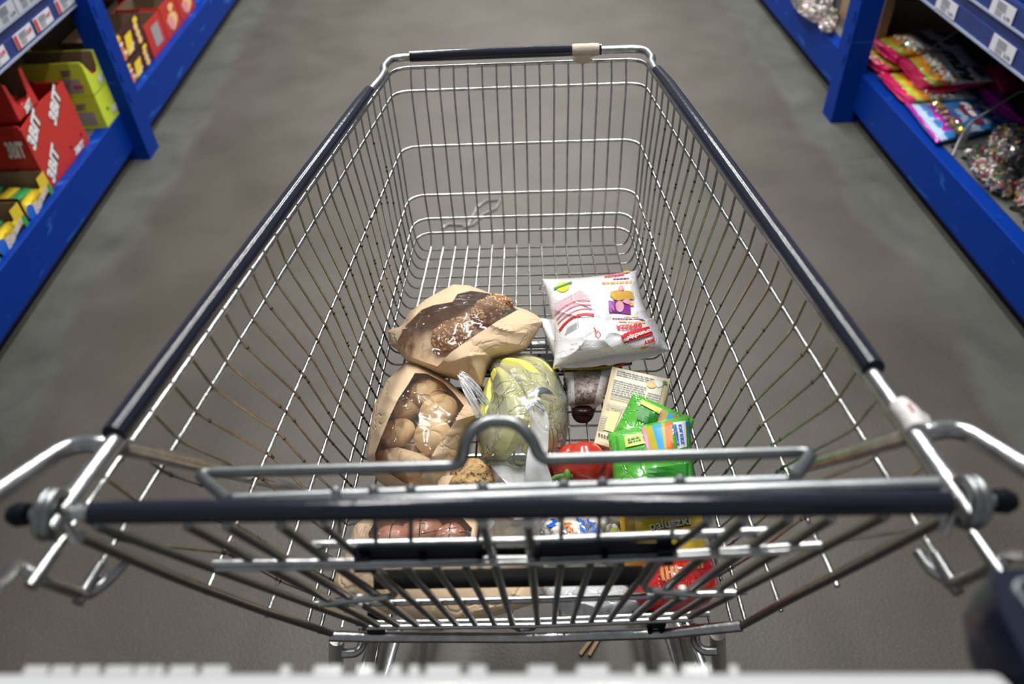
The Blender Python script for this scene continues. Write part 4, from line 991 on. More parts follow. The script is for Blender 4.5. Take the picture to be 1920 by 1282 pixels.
# paper bag with seeded rolls
outA = [(727, 618), (752, 612), (768, 585), (800, 560), (850, 533), (880, 535), (902, 543), (935, 556), (965, 575), (985, 580), (1005, 590), (1019, 602), (1006, 625), (990, 650), (960, 664), (925, 672), (915, 690), (903, 727), (880, 712), (850, 708), (820, 700), (790, 688), (760, 675), (742, 652), (730, 645)]
winA = [(745, 638), (761, 610), (790, 581), (812, 572), (848, 566), (858, 551), (883, 545), (913, 549), (944, 559), (970, 581), (934, 601), (883, 634), (846, 660), (820, 687), (794, 678), (769, 668), (747, 646)]
def paperbag(out, win, z, Hb, zl, seed, label, inner=1.0, centre=None, K=150, M=44, wr=.0035, ridge=.007):
    b = Blob(out, z, Hb, zl, wr=wr, fr=16, seed=seed, ridge=ridge, centre=centre, q=.55, p=2.0)
    iw = inpoly(win)
    mb = MB(); b.build(mb, K, M, skip=iw, snap=win); o = ob('paper_bag', mb, kr, smooth=28, label=label, cat='paper bag')
    mb = MB(); b.build(mb, K, M, skip=lambda x, y: not iw(x, y), bottom=False, snap=win); ob('window', mb, fl_win, o, smooth=28)
    # turned fold along the window edge
    mb = MB(); 
    return b, o
bA, oA = paperbag(outA, winA, .632, .058, .624, 1, 'kraft paper bag with a clear window over two seeded rolls', centre=(868, 628))
crust = mat('seeded_crust', (.44, .19, .08), .55, bump=.6, bscale=120, var=.4, vscale=40); seedm = mat('pale_seed', (.80, .58, .30), .5); darkseed = mat('dark_seed', (.05, .03, .02), .5)
def loaf(px, z, a, b, c, ang, label, seed):
    C_ = Vector(P(px[0], px[1], z=z)); rot = Matrix.Rotation(ang, 3, 'Z')
    fn = lambda d: 1+.05*noise.noise(d*2.5+Vector((seed, 0, 0)))
    mb = MB(); mb.ell(C_, (a, b, c), rot, 32, 20, fn=fn); o = ob('seeded_roll', mb, crust, smooth=True, label=label, cat='bread roll')
    rnd = random.Random(seed); mb = MB()
    for i in range(150):
        th = rnd.uniform(0, 2*math.pi); ph = math.acos(rnd.uniform(-.1, 1)); d = Vector((math.sin(ph)*math.cos(th), math.sin(ph)*math.sin(th), math.cos(ph))); k = fn(d)
        p = C_+rot@Vector((d.x*a*k, d.y*b*k, d.z*c*k)); n = (rot@Vector((d.x/a, d.y/b, d.z/c))).normalized(); t = n.orthogonal().normalized(); t = Matrix.Rotation(rnd.uniform(0, 6.28), 3, n)@t
        q = Matrix((t, n.cross(t), n)).transposed(); mb.ell(p, (.0028, .0014, .0010), q, 6, 4, mi=1 if rnd.random() < .08 else 0)
    ob('seeds', mb, [seedm, darkseed], o, smooth=True, kind='stuff')
loaf((850, 627), .638, .036, .024, .021, R(38), 'dark seeded roll at the near end of the upper paper bag', 3)
loaf((922, 581), .638, .036, .023, .020, R(34), 'dark seeded roll at the far end of the upper paper bag', 8)
# paper bag with plain rolls
outB = [(760, 680), (726, 712), (701, 760), (693, 802), (687, 857), (702, 892), (732, 909), (782, 921), (815, 922), (838, 905), (852, 872), (862, 842), (880, 800), (906, 772), (885, 752), (862, 733), (840, 713), (800, 688), (780, 678)]
winB = [(778, 699), (765, 721), (747, 747), (732, 778), (717, 813), (703, 850), (704, 866), (732, 889), (770, 912), (790, 896), (806, 861), (817, 841), (846, 800), (870, 760), (850, 735), (830, 716), (800, 700)]
bB, oB = paperbag(outB, winB, .622, .062, .594, 4, 'kraft paper bag with a clear window over pale wheat rolls', centre=(790, 808), ridge=.004)
bun = mat('wheat_crust', (.74, .46, .20), .5, var=.0, col2=(.80, .60, .34), vscale=22, bump=.25, bscale=60); 
def roll(px, z, r, ang, label, seed, fl=.62):
    C_ = Vector(P(px[0], px[1], z=z)); rot = Matrix.Rotation(ang, 3, 'Z')@Matrix.Rotation(R(-12), 3, 'X')
    def fn(d):
        th = math.atan2(d.y, d.x); g = abs(math.sin(2.5*th+1.6*(1-d.z))); k = 1
        if d.z > 0: k -= .10*(1-g)**3*min(1, d.z*1.4)
        return k-.10*max(0, d.z-.93)/.07
    mb = MB(); mb.ell(C_, (r, r*.92, r*fl), rot, 56, 26, fn=fn); return ob('wheat_roll', mb, bun, smooth=True, label=label, cat='bread roll', group='wheat rolls in the paper bag')
roll((800, 735), .624, .028, .3, 'pale wheat roll at the top of the lower paper bag, partly under another', 1)
roll((822, 771), .632, .0285, 1.2, 'golden wheat roll in the middle of the lower paper bag', 2)
roll((812, 818), .634, .027, 2.2, 'pale wheat roll nearest the trolley handle in the lower paper bag', 3)
roll((745, 812), .622, .025, .8, 'wheat roll against the left side of the lower paper bag', 4)
roll((757, 765), .616, .024, .1, 'wheat roll half hidden at the upper left in the lower paper bag', 6)
mb = MB(); rnd = random.Random(4)
bI = Blob([(706, 846), (745, 838), (790, 850), (812, 862), (790, 897), (768, 908), (730, 886), (706, 868)], .625, .02, .600, wr=.003, seed=3, ridge=.006); bI.build(mb, 50, 14); ob('folded_flap', mb, kr, oB, smooth=25)
mb = MB(); 
for k, (a, b, c, d) in enumerate((((800, 888), (838, 884), (832, 912), (808, 920)), ((812, 880), (846, 876), (842, 896), (816, 902)), ((820, 894), (850, 890), (836, 918), (822, 921)))):
    z = .64+.006*k; patch(mb, lambda u, v: np.array(P(*(np.array(a)*(1-u)*(1-v)+np.array(b)*u*(1-v)+np.array(c)*u*v+np.array(d)*(1-u)*v), z=z+.006*u-.004*v)), 4, 3)
ob('crumpled_edge', mb, kr, oB)
# bananas in a thin bag
outC = [(922, 672), (950, 662), (988, 662), (1020, 672), (1046, 700), (1064, 745), (1068, 790), (1060, 836), (1032, 868), (990, 872), (950, 871), (905, 862), (894, 825), (899, 780), (914, 740), (917, 700)]
bC = Blob(outC, .622, .068, .596, wr=.003, fr=22, seed=5, ridge=.006, q=.55, p=2.4)
mb = MB(); bC.build(mb, 110, 30); ob('thin_plastic_bag', mb, fl_bag, smooth=25, label='thin clear plastic bag wrapped round yellow-green bananas', cat='plastic bag')
banm = mat('banana_peel', (.80, .72, .15), .42, 0, .4, col2=(.60, .64, .12), vscale=14); tipm = mat('banana_tip', (.10, .10, .03), .7)
def banana(pts, zs, r, label):
    pp = [Vector(P(*q, z=z)) for q, z in zip(pts, zs)]
    def cr(t):
        n = len(pp)-1; f = t*n; i = min(int(f), n-1); u = f-i; p0 = pp[max(i-1, 0)]; p1 = pp[i]; p2 = pp[i+1]; p3 = pp[min(i+2, n)]
        return .5*((2*p1)+(p2-p0)*u+(2*p0-5*p1+4*p2-p3)*u*u+(3*p1-p0-3*p2+p3)*u**3)
    N_ = 26; path = [cr(i/N_) for i in range(N_+1)]
    rad = [r*(max(.0, math.sin(math.pi*min(1, max(0, (i/N_)*.92+.05)))))**.45*(.55 if i in (0,) else 1) for i in range(N_+1)]
    mb = MB(); mb.tube(path, rad, 7); o = ob('banana', mb, banm, smooth=20, label=label, cat='banana', group='bananas in the thin bag')
    mb = MB(); mb.tube([path[0]-(path[1]-path[0])*1.5, path[0], path[1]], [r*.28, r*.33, r*.3], 7); ob('stem', mb, tipm, o, smooth=True)
banana([(962, 680), (1008, 692), (1034, 738), (1038, 795), (1022, 846)], [.632, .632, .63, .625, .62], .0165, 'yellow-green banana curving along the right side of the thin bag')
banana([(940, 682), (984, 700), (1010, 750), (1008, 810), (985, 850)], [.652, .656, .656, .648, .635], .0175, 'yellow-green banana second from the right in the thin bag')
banana([(930, 695), (955, 735), (965, 780), (955, 825), (935, 856)], [.65, .658, .660, .650, .636], .018, 'yellow-green banana in the middle of the thin bag')
banana([(925, 712), (925, 750), (924, 790), (920, 825), (908, 852)], [.636, .64, .642, .638, .628], .017, 'yellow-green banana at the left side of the thin bag')
# loose translucent handles of the bags
hm = film('milky_handle_film', (.95, .95, .95), .72, .05, .3, .25, 14, (.97, .97, .98))
def ribbon(mb, pts, zs, ws, n=22):
    pts = [np.array(q, float) for q in pts]
    def cr(arr, t):
        n_ = len(arr)-1; f = t*n_; i = min(int(f), n_-1); u = f-i; p0, p1, p2, p3 = arr[max(i-1, 0)], arr[i], arr[i+1], arr[min(i+2, n_)]
        return .5*((2*p1)+(p2-p0)*u+(2*p0-5*p1+4*p2-p3)*u*u+(3*p1-p0-3*p2+p3)*u**3)
    def f(a, b):
        c = cr(pts, a); d = cr(pts, min(1, a+.02))-cr(pts, max(0, a-.02)); nn = np.array([-d[1], d[0]])/(np.hypot(*d)+1e-9); wdt = cr(ws, a)
        q = c+nn*wdt*(b-.5); z = cr(zs, a)+.0009*math.sin(b*9+a*7); return P(q[0], q[1], z=z)
    patch(mb, f, n, 8)
mb = MB(); ribbon(mb, [(862, 700), (872, 722), (886, 752), (900, 782)], [.705, .70, .69, .672], [12, 15, 17, 16]); ribbon(mb, [(862, 697), (880, 712), (898, 736), (914, 760)], [.705, .70, .69, .675], [8, 13, 15, 14])
ob('bag_handle', mb, hm, smooth=True, label='milky twisted bag handle standing up between the rolls and the bananas', cat='plastic bag handle')
outD = [(912, 862), (945, 858), (975, 872), (1000, 862), (1024, 872), (1036, 905), (1040, 945), (1022, 985), (1005, 1018), (950, 1022), (905, 1012), (908, 960), (925, 925), (922, 895)]
bD = Blob(outD, .615, .05, .588, wr=.004, fr=26, seed=8, ridge=.009, q=.6)
mb = MB(); bD.build(mb, 90, 24); oD = ob('white_plastic_bag', mb, fl_white, smooth=25, label='translucent white plastic bag of pale food beside the brown root vegetable', cat='plastic bag')
mb = MB(); ribbon(mb, [(996, 755), (1012, 785), (1010, 830), (1006, 870), (1010, 905), (1008, 935)], [.715, .705, .69, .68, .665, .65], [34, 32, 36, 40, 50, 40]); ribbon(mb, [(985, 764), (1002, 752), (1022, 770)], [.716, .718, .71], [12, 14, 10], 8)
ribbon(mb, [(990, 740), (1015, 735), (1040, 752)], [.71, .705, .68], [10, 22, 16], 10)
ob('bag_handle', mb, hm, oD, smooth=True)
pf = mat('pale_food', (.68, .48, .24), .5, bump=.4, bscale=80, var=.3, vscale=30)
for k, (x, y, r_) in enumerate(((935, 985, .016), (970, 965, .018), (960, 1005, .014), (985, 915, .015), (1000, 975, .014))):
    mb = MB(); mb.ell(Vector(P(x, y, z=.612)), (r_, r_*.8, r_*.7), nu=16, nv=10, fn=lambda d: 1+.1*noise.noise(d*3)); ob('pale_food_piece', mb, pf, smooth=True, label='pale brown food piece inside the white plastic bag', cat='food', group='pale food in the white bag')
# celeriac
cm_ = mat('celeriac_skin', (.60, .40, .18), .75, bump=.9, bscale=110, col2=(.40, .25, .10), vscale=60)
C_ = Vector(P(880, 905, z=.622)); mb = MB()
def cf(d):
    q = d*3.2; return 1+.12*noise.noise(q)+.07*noise.noise(d*8)+.035*noise.noise(d*20)-(.10 if (d-Vector((.12, -.35, .93))).length < .16 else 0)
mb.ell(C_, (.033, .031, .028), None, 72, 44, fn=cf); oc = ob('celeriac', mb, cm_, smooth=True, label='knobbly tan celeriac root behind the seat wires', cat='root vegetable')
mb = MB(); rnd = random.Random(2)
for i in range(26):
    a = rnd.uniform(0, 6.28); e = rnd.uniform(.1, 1.2); d = Vector((math.cos(a)*math.sin(e), math.sin(a)*math.sin(e), math.cos(e))); p = C_+Vector((d.x*.033, d.y*.031, d.z*.028))*cf(d)
    t = d.orthogonal().normalized(); t = Matrix.Rotation(rnd.uniform(0, 6.28), 3, d)@t; mb.tube([p-d*.002, p+t*.003+d*.0012, p+t*.007], [.0012, .0009, .0004], 5)
ob('rootlets', mb, mat('rootlet_brown', (.30, .19, .09), .8), oc, smooth=True, kind='stuff')
# red pepper and tomatoes
pepm = mat('red_pepper_skin', (.62, .035, .014), .18, 0, .6, coat=.5, var=.15, vscale=10); grn = mat('green_stalk', (.10, .24, .04), .5)
C_ = Vector(P(1093, 878, z=.628)); mb = MB()
def pfn(d):
    th = math.atan2(d.z, d.x); rr = math.hypot(d.x, d.z); return (1+.17*abs(math.cos(2*th+.5))**.6*rr-.12)*(1-.25*max(0, abs(d.y)-.8)/.2)
mb.ell(C_, (.037, .034, .034), Matrix.Rotation(R(-14), 3, 'Z'), 64, 40, fn=pfn)
op = ob('red_pepper', mb, pepm, smooth=True, label='glossy red bell pepper between the bananas and the green packs', cat='pepper')
mb = MB(); s0 = Vector(P(1054, 893, z=.645)); mb.tube(fillet([s0+Vector((.012, .003, -.004)), s0, s0+Vector((-.010, -.004, .003)), s0+Vector((-.018, -.014, .0))], .006), [.0075]+[.0045]*11+[.003]*2 if False else .0036, 8)
mb.ell(s0+Vector((.006, 0, -.001)), (.005, .010, .009), nu=10, nv=7); ob('stalk', mb, grn, op, smooth=True)
tomm = mat('tomato_skin', (.60, .03, .012), .2, coat=.4)
for k, (x, y, r_, lab) in enumerate(((1047, 876, .0155, 'small red tomato touching the upper left of the pepper'), (1046, 918, .0155, 'small red tomato with a green stalk below the left of the pepper'))):
    c = Vector(P(x, y, z=.612)); mb = MB(); mb.ell(c, (r_, r_, r_*.9), nu=24, nv=14); o = ob('tomato', mb, tomm, smooth=True, label=lab, cat='tomato')
    if k: 
        mb = MB()
        for a in range(5): mb.tube([c+Vector((0, 0, r_*.9)), c+Vector((.007*math.cos(a*1.26), .007*math.sin(a*1.26), r_*.85)), c+Vector((.012*math.cos(a*1.26), .012*math.sin(a*1.26), r_*.75))], [.0018, .0014, .0005], 5)
        ob('stalk', mb, grn, o, smooth=True)
# crisps bag
wf = pack('white_crisp_foil', (.84, .84, .86), .22, .4, 30, .5)
qE = Quad([(1017, 523), (1193, 507), (1256, 657), (1038, 688)], [.640, .645, .650, .655], .040, .006, wr=.003, fr=22, seed=3, ridge=.0045, edge=lambda u, v: ((9*math.sin(math.pi*v)*(1-u)**2+(-12 if v < .6 else -4)*math.sin(math.pi*v)*u**2), 4*math.sin(math.pi*u)*(1-v)-5*math.sin(math.pi*u)*v), p=3)
mb = MB(); qE.build(mb, 110, 100); oE = ob('crisps_bag', mb, wf, smooth=True, label='large white bag of crisps lying upside down at the far right of the load', cat='crisps bag')
z6 = lambda x, y: (1000+x/6.41, 500+y/6.41)
mb = MB(); disc(mb, pd(qE, z6(345, 240), 13, 9, -.35), 20, 3); ob('sun_logo', mb, yelp, oE)
mb = MB(); band(mb, qE, [z6(235, 270), z6(345, 225), z6(458, 180)], 3.2, .002); ob('green_banner', mb, greenp, oE)
mb = MB(); rows(mb, qE, [z6(215, 440), z6(560, 265), z6(700, 390), z6(210, 560)], 10, .4, 2, dash=12); ob('small_print', mb, mat('faint_pink_print', (.68, .38, .45), .5), oE)
mb = MB()
for a, b, c in (((205, 590), (450, 425), (680, 410)), ((235, 640), (460, 480), (690, 462)), ((245, 690), (480, 530), (705, 515))): band(mb, qE, [z6(*a), z6(*b), z6(*c)], 2.4)
ob('pink_stripes', mb, mat('rose_print', (.66, .20, .26), .4), oE)
mb = MB(); band(mb, qE, [z6(270, 775), z6(470, 605), z6(730, 585)], 4.4); ob('red_stripe', mb, redp, oE)
mb = MB()
for k in range(13):
    a0 = k/13; f = pq(qE, [z6(345, 830), z6(530, 735), z6(515, 655), z6(375, 740)]); patch(mb, lambda a, b: f(a0+a*(.045 if k % 3 else .06), b), 1, 5)
ob('barcode', mb, greyp, oE)
mb = MB(); text_on(mb, pt_(qE, z6(672, 985), z6(525, 1008), 2.6), '12.04.2022', .02); text_on(mb, pt_(qE, z6(665, 945), z6(528, 965), 2.4), '14333 / E', .02); text_on(mb, pt_(qE, z6(515, 930), z6(432, 938), 2.2), 'NG 039', .02); text_on(mb, pt_(qE, z6(475, 995), z6(420, 1000), 2), '09:40', .02); ob('date_print', mb, greyp, oE)
mb = MB(); patch(mb, pq(qE, [z6(1058, 845), z6(1392, 728), z6(1445, 830), z6(1102, 937)], .0024), 24, 10); ob('red_logo_box', mb, redp, oE)
mb = MB(); text_on(mb, pt_(qE, z6(1400, 758), z6(1085, 868), 9.5, .0042), 'crunchips', .045, .1); ob('logo_lettering', mb, whitep, oE)
mb = MB(); text_on(mb, pt_(qE, z6(1455, 868), z6(1312, 905), 7.5, .003), 'JEST', .07); text_on(mb, pt_(qE, z6(1305, 700), z6(985, 735), 8.5, .003), 'IMPREZA', .06); text_on(mb, pt_(qE, z6(1240, 765), z6(1125, 785), 4.5), 'JEST', .06); text_on(mb, pt_(qE, z6(1095, 72), z6(850, 92), 4.5), 'IMPREZA', .05); ob('red_lettering', mb, redp, oE)
mb = MB(); rows(mb, qE, [z6(965, 625), z6(1370, 632), z6(1365, 655), z6(975, 640)], 1, .8, 4, dash=9); rows(mb, qE, [z6(970, 130), z6(1160, 128), z6(1160, 150), z6(970, 150)], 1, .7, 5); patch(mb, pq(qE, [z6(922, 405), z6(1210, 440), z6(1222, 582), z6(925, 555)]), 8, 6); ob('purple_print', mb, purp, oE)
mb = MB(); rows(mb, qE, [z6(1040, 660), z6(1370, 668), z6(1368, 690), z6(1045, 682)], 1, .8, 6, dash=9); rows(mb, qE, [z6(830, 170), z6(1205, 165), z6(1205, 200), z6(835, 198)], 1, .8, 7); disc(mb, pd(qE, z6(1120, 62), 6, 2.5, 0, .002), 12, 1); disc(mb, pd(qE, z6(1215, 455), 6, 4, .3, .0022), 10, 1, wob=.2); ob('orange_print', mb, mat('amber_print', (.78, .42, .08), .4), oE)
mb = MB(); rows(mb, qE, [z6(1130, 598), z6(1325, 602), z6(1325, 618), z6(1130, 614)], 1, .8, 8); ob('green_print', mb, limep, oE)
mb = MB(); disc(mb, pd(qE, z6(1045, 350), 15, 10, .2, .002), 18, 2, wob=.12); disc(mb, pd(qE, z6(1165, 350), 13, 9, .3, .002), 18, 2, wob=.12, seed=2); ob('food_picture', mb, mat('golden_food_print', (.55, .33, .05), .4), oE)
mb = MB(); disc(mb, pd(qE, z6(1065, 490), 9, 11, -.2, .0022), 16, 2); disc(mb, pd(qE, z6(1165, 432), 9, 4.5, .2, .0026), 14, 1); disc(mb, pd(qE, z6(1080, 265), 6, 5, 0, .0026), 12, 1); ob('pink_picture', mb, mat('shallot_pink_print', (.66, .33, .42), .4), oE)
mb = MB(); disc(mb, pd(qE, z6(1320, 1050), 27, 11, -.22, .0016), 24, 3, wob=.08); ob('crisp_picture', mb, mat('crisp_tan_print', (.60, .32, .07), .45), oE)
mb = MB(); 
for q in ((1295, 1015), (1360, 1035), (1240, 1060), (1335, 1065)): disc(mb, pd(qE, z6(*q), 1.8, 1.4, 0, .0022), 8, 1)
ob('crisp_spots', mb, brownc, oE)
mb = MB(); band(mb, qE, [z6(730, 860), z6(765, 790), z6(800, 850)], 1.5); band(mb, qE, [z6(730, 800), z6(768, 875), z6(800, 815)], 1.5); band(mb, qE, [z6(712, 745), z6(738, 782)], 2.2); ob('recycling_mark', mb, redp, oE)
mb = MB(); band(mb, qE, [(1040, 686), (1145, 679), (1254, 656)], 1.6); patch(mb, pq(qE, [(1196, 509), (1193, 508), (1196, 524), (1197, 525)]), 2, 2); ob('dark_seam', mb, purp, oE)
def flatpack(name, c, z, Hb, mats, label, cat, seed, nu=28, nv=28, mfn=None, **kw):
    q = Quad(c, z, Hb, **kw, seed=seed); mb = MB(); q.build(mb, nu, nv, mfn=mfn); o = ob(name, mb, mats, smooth=True, label=label, cat=cat); return q, o
yf = pack('yellow_snack_foil', (.68, .60, .03), .25, .4, 40); df = pack('dark_snack_foil', (.04, .008, .025), .25, .4, 40)
q1, o1 = flatpack('snack_bag', [(1044, 636), (1190, 630), (1185, 684), (1036, 692)], [.622, .622, .620, .622], .012, [yf, df], 'yellow and dark snack bag peeping out beneath the white crisps bag', 'snack bag', 21, mfn=lambda u, v: 0 if u < .5 else 1, Lb=.006, wr=.001)
q1b = q1
mb = MB(); text_on(mb, pt_(q1, (1115, 688), (1078, 694), -8, .0016), 'IHI', .08); ob('blue_lettering', mb, bluep, o1)
q2, o2 = flatpack('snack_bag', [(1010, 596), (1052, 600), (1078, 672), (1050, 696)], [.632, .628, .620, .624], .012, wf, 'white snack bag edge sticking out left of the crisps bag', 'snack bag', 22, Lb=.01, wr=.002)
mb = MB(); patch(mb, lambda a, b: np.array(P(1008+13*a, 542-12*a*b+5*a*(1-b), z=.648-.003*b)), 4, 3); ob('dark_corner', mb, df, oE)
mb = MB(); patch(mb, lambda a, b: np.array(P(1160+22*a+80*a*0, 676-6*a+12*b*(1-.3*a), z=.628+.01*(1-b))), 4, 3); ob('red_seam', mb, redp, o1)
# cocoa coloured pack
sil = pack('silver_white_foil', (.72, .72, .74), .25, .6, 36); spk = mat('speckled_brown_print', (.42, .36, .33), .35, 0, .5, col2=(.10, .06, .05), vscale=260)
q3, o3 = flatpack('biscuit_pack', [(1056, 698), (1150, 690), (1128, 756), (1066, 760)], [.622, .625, .622, .616], .020, [sil, spk], 'silver and brown speckled pack below the crisps bag', 'snack pack', 23, nu=40, nv=36, mfn=lambda u, v: 1 if .2 < u < .78 else 0, Lb=.01)
mb = MB(); text_on(mb, pt_(q3, (1067, 731), (1057, 697), 8, .0016), 'Chru', .05); ob('lettering', mb, brownc, o3)
q4, o4 = flatpack('dark_pack', [(1070, 757), (1122, 752), (1112, 780), (1072, 778)], .606, .014, mat('dark_chocolate_foil', (.045, .014, .010), .3), 'small dark brown pack under the speckled pack', 'snack pack', 24, Lb=.01)
# beige recipe pack
bg = mat('beige_pack_paper', (.72, .61, .39), .42, 0, .4, var=.12, vscale=18, bump=.2, bscale=25); bgside = bg
q5, o5 = flatpack('beige_pouch', [(1148, 687), (1257, 711), (1222, 862), (1114, 830)], [.650, .652, .652, .650], .006, bg, 'beige printed pouch lying between the crisps bag and the green packs', 'food pouch', 25, nu=36, nv=36, Lb=.004, th=.034, wr=.0012)
mb = MB(); patch(mb, pq(q5, [(1156, 690), (1245, 712), (1234, 760), (1146, 740)], .0012), 14, 10); ob('pale_panel', mb, mat('cream_panel_print', (.72, .68, .55), .45), o5)
mb = MB(); rows(mb, q5, [(1158, 695), (1228, 712), (1225, 722), (1156, 706)], 3, .4, 1, .0022, 9); rows(mb, q5, [(1152, 712), (1212, 727), (1204, 762), (1144, 748)], 9, .4, 2, .0022, 10); rows(mb, q5, [(1215, 736), (1238, 742), (1236, 760), (1208, 752)], 4, .4, 3, .0022, 6); rows(mb, q5, [(1140, 756), (1196, 770), (1192, 782), (1136, 768)], 4, .4, 5, .0022, 8)
rows(mb, q5, [(1128, 780), (1140, 782), (1132, 810), (1122, 806)], 6, .4, 4, .0022, 3)
ob('small_print', mb, greyp, o5)
mb = MB(); patch(mb, pq(q5, [(1146, 765), (1166, 770), (1150, 812), (1130, 806)], .0014), 4, 6); ob('yellow_panel', mb, mat('pale_yellow_panel', (.68, .60, .26), .45), o5)
mb = MB(); disc(mb, pd(q5, (1221, 723), 9, 6.5, .2, .0022), 16, 1); ob('food_picture', mb, creamp, o5)
mb = MB(); disc(mb, pd(q5, (1235, 722), 7, 6, 0, .0020), 14, 1, wob=.15); ob('white_picture', mb, whitep, o5)
mb = MB(); disc(mb, pd(q5, (1246, 719), 4.5, 2.6, .3, .0026), 10, 1); ob('leaf_picture', mb, greenp, o5)
mb = MB(); 
for x in range(4): disc(mb, pd(q5, (1124+5*x, 816+1.6*x), 1.9, 2.6, .3, .002), 8, 1)
ob('icons', mb, blackink, o5)
# green packs
gf = pack('green_sweet_foil', (.10, .50, .045), .2, .7, 30, .6); dgp = mat('dark_green_print', (.03, .25, .03), .35); ylp = mat('lemon_label_print', (.62, .72, .12), .35); olp = mat('olive_gold_print', (.50, .42, .03), .3); skp = mat('sky_blue_print', (.05, .36, .70), .3); orp = mat('rust_orange_print', (.68, .16, .02), .3); pkp = mat('soft_pink_print', (.72, .22, .42), .3)
q6, o6 = flatpack('sweets_pack', [(1188, 736), (1302, 786), (1286, 850), (1142, 828)], [.69, .675, .66, .665], .012, gf, 'green pack of sweets with striped end lying on the beige pouch', 'sweets pack', 26, nu=40, nv=32, Lb=.012, wr=.003, ridge=.004, th=.004)
q7, o7 = flatpack('sweets_pack', [(1140, 812), (1292, 777), (1307, 950), (1158, 950)], [.69, .69, .672, .672], .02, gf, 'green pack of sweets with white and blue label, nearest the seat bars', 'sweets pack', 27, nu=48, nv=48, Lb=.02, wr=.003, ridge=.004, th=.004)
def strips(q, par, spec, off=.0016):
    for nm, m_, pts in spec:
        mb = MB(); patch(mb, pq(q, pts, off), 5, 8); ob(nm, mb, m_, par)
strips(q7, o7, (('pink_stripe', pkp, [(1203, 804), (1208, 803), (1222, 850), (1216, 851)]), ('gold_stripe', olp, [(1208, 803), (1222, 800), (1235, 849), (1222, 850)]), ('blue_stripe', skp, [(1222, 800), (1240, 796), (1246, 848), (1235, 849)]), ('gold_stripe', olp, [(1240, 796), (1246, 795), (1250, 848), (1246, 848)]), ('orange_stripe', orp, [(1246, 795), (1260, 791), (1262, 847), (1250, 848)]),
    ('lemon_label', ylp, [(1171, 820), (1203, 813), (1209, 833), (1174, 840)]), ('white_label', whitep, [(1262, 794), (1284, 790), (1286, 838), (1269, 843)]), ('price_label', whitep, [(1178, 901), (1210, 894), (1212, 906), (1180, 912)]), ('green_panel', dgp, [(1212, 880), (1302, 868), (1305, 938), (1218, 942)])))
mb = MB(); text_on(mb, pt_(q7, (1272, 836), (1266, 798), 6, .0026), 'Kwasne', .03); text_on(mb, pt_(q7, (1281, 836), (1276, 798), 6, .0026), 'ZELKI', .03); disc(mb, pd(q7, (1286, 797), 3, 4, 0, .0028), 12, 1); disc(mb, pd(q7, (1289, 812), 2.4, 3.2, 0, .0028), 12, 1); ob('blue_lettering', mb, bluep, o7)
mb = MB(); rows(mb, q7, [(1177, 824), (1200, 819), (1203, 829), (1179, 834)], 2, .55, 3, .0026, 3); rows(mb, q7, [(1170, 843), (1212, 838), (1214, 850), (1172, 852)], 5, .4, 5, .002, 9); rows(mb, q7, [(1155, 815), (1158, 814), (1166, 870), (1162, 870)], 1, .8, 5, .002, 1); ob('dark_print', mb, dgp, o7)
strips(q6, o6, (('lemon_label', ylp, [(1203, 750), (1240, 768), (1236, 777), (1201, 758)]), ('pink_stripe', pkp, [(1240, 768), (1244, 770), (1236, 800), (1230, 800)]), ('gold_stripe', olp, [(1244, 770), (1252, 774), (1246, 800), (1236, 800)]), ('blue_stripe', skp, [(1252, 774), (1262, 778), (1262, 798), (1246, 800)]), ('orange_stripe', orp, [(1262, 778), (1272, 782), (1272, 795), (1262, 798)]), ('dark_panel', dgp, [(1198, 762), (1234, 779), (1224, 802), (1194, 786)]), ('price_label', whitep, [(1178, 800), (1196, 802), (1198, 810), (1173, 811)])))
# under the seat: paper bag with meat
outK = [(665, 985), (690, 966), (800, 958), (880, 966), (905, 985), (915, 1040), (960, 1052), (1000, 1068), (1012, 1095), (1008, 1126), (940, 1148), (860, 1166), (780, 1158), (700, 1140), (640, 1118), (624, 1092), (648, 1040)]
winK = [(690, 1000), (712, 962), (862, 965), (885, 990), (880, 1030), (700, 1030)]
bK, oK = paperbag(outK, winK, .602, .035, .583, 9, 'kraft paper bag with window over smoked meat, at the near end under the seat bars', centre=(800, 1060), K=120, M=34, wr=.003)
meat = mat('smoked_meat', (.60, .22, .17), .3, 0, .5, col2=(.66, .36, .22), vscale=40, coat=.3)
for k, (x, y, a, b) in enumerate(((735, 1008, .022, .016), (790, 995, .026, .018), (845, 1005, .018, .016))):
    mb = MB(); mb.ell(Vector(P(x, y, z=.606)), (a, b, .013), Matrix.Rotation(.3*k, 3, 'Z'), 22, 14, fn=lambda d: 1+.08*noise.noise(d*2+Vector((k, 0, 0)))); o = ob('smoked_meat', mb, meat, smooth=True, label=['pink smoked meat piece at the left of the near paper bag', 'largest pink smoked meat piece in the near paper bag', 'pink smoked meat piece at the right of the near paper bag'][k], cat='meat')
    mb = MB(); c = Vector(P(x, y, z=.606)); mb.tube([c+Vector((0, (b+.001)*math.cos(t), .0138*math.sin(t))) for t in [math.pi*i/10 for i in range(11)]], .0007, 5); ob('string', mb, brownc, o)
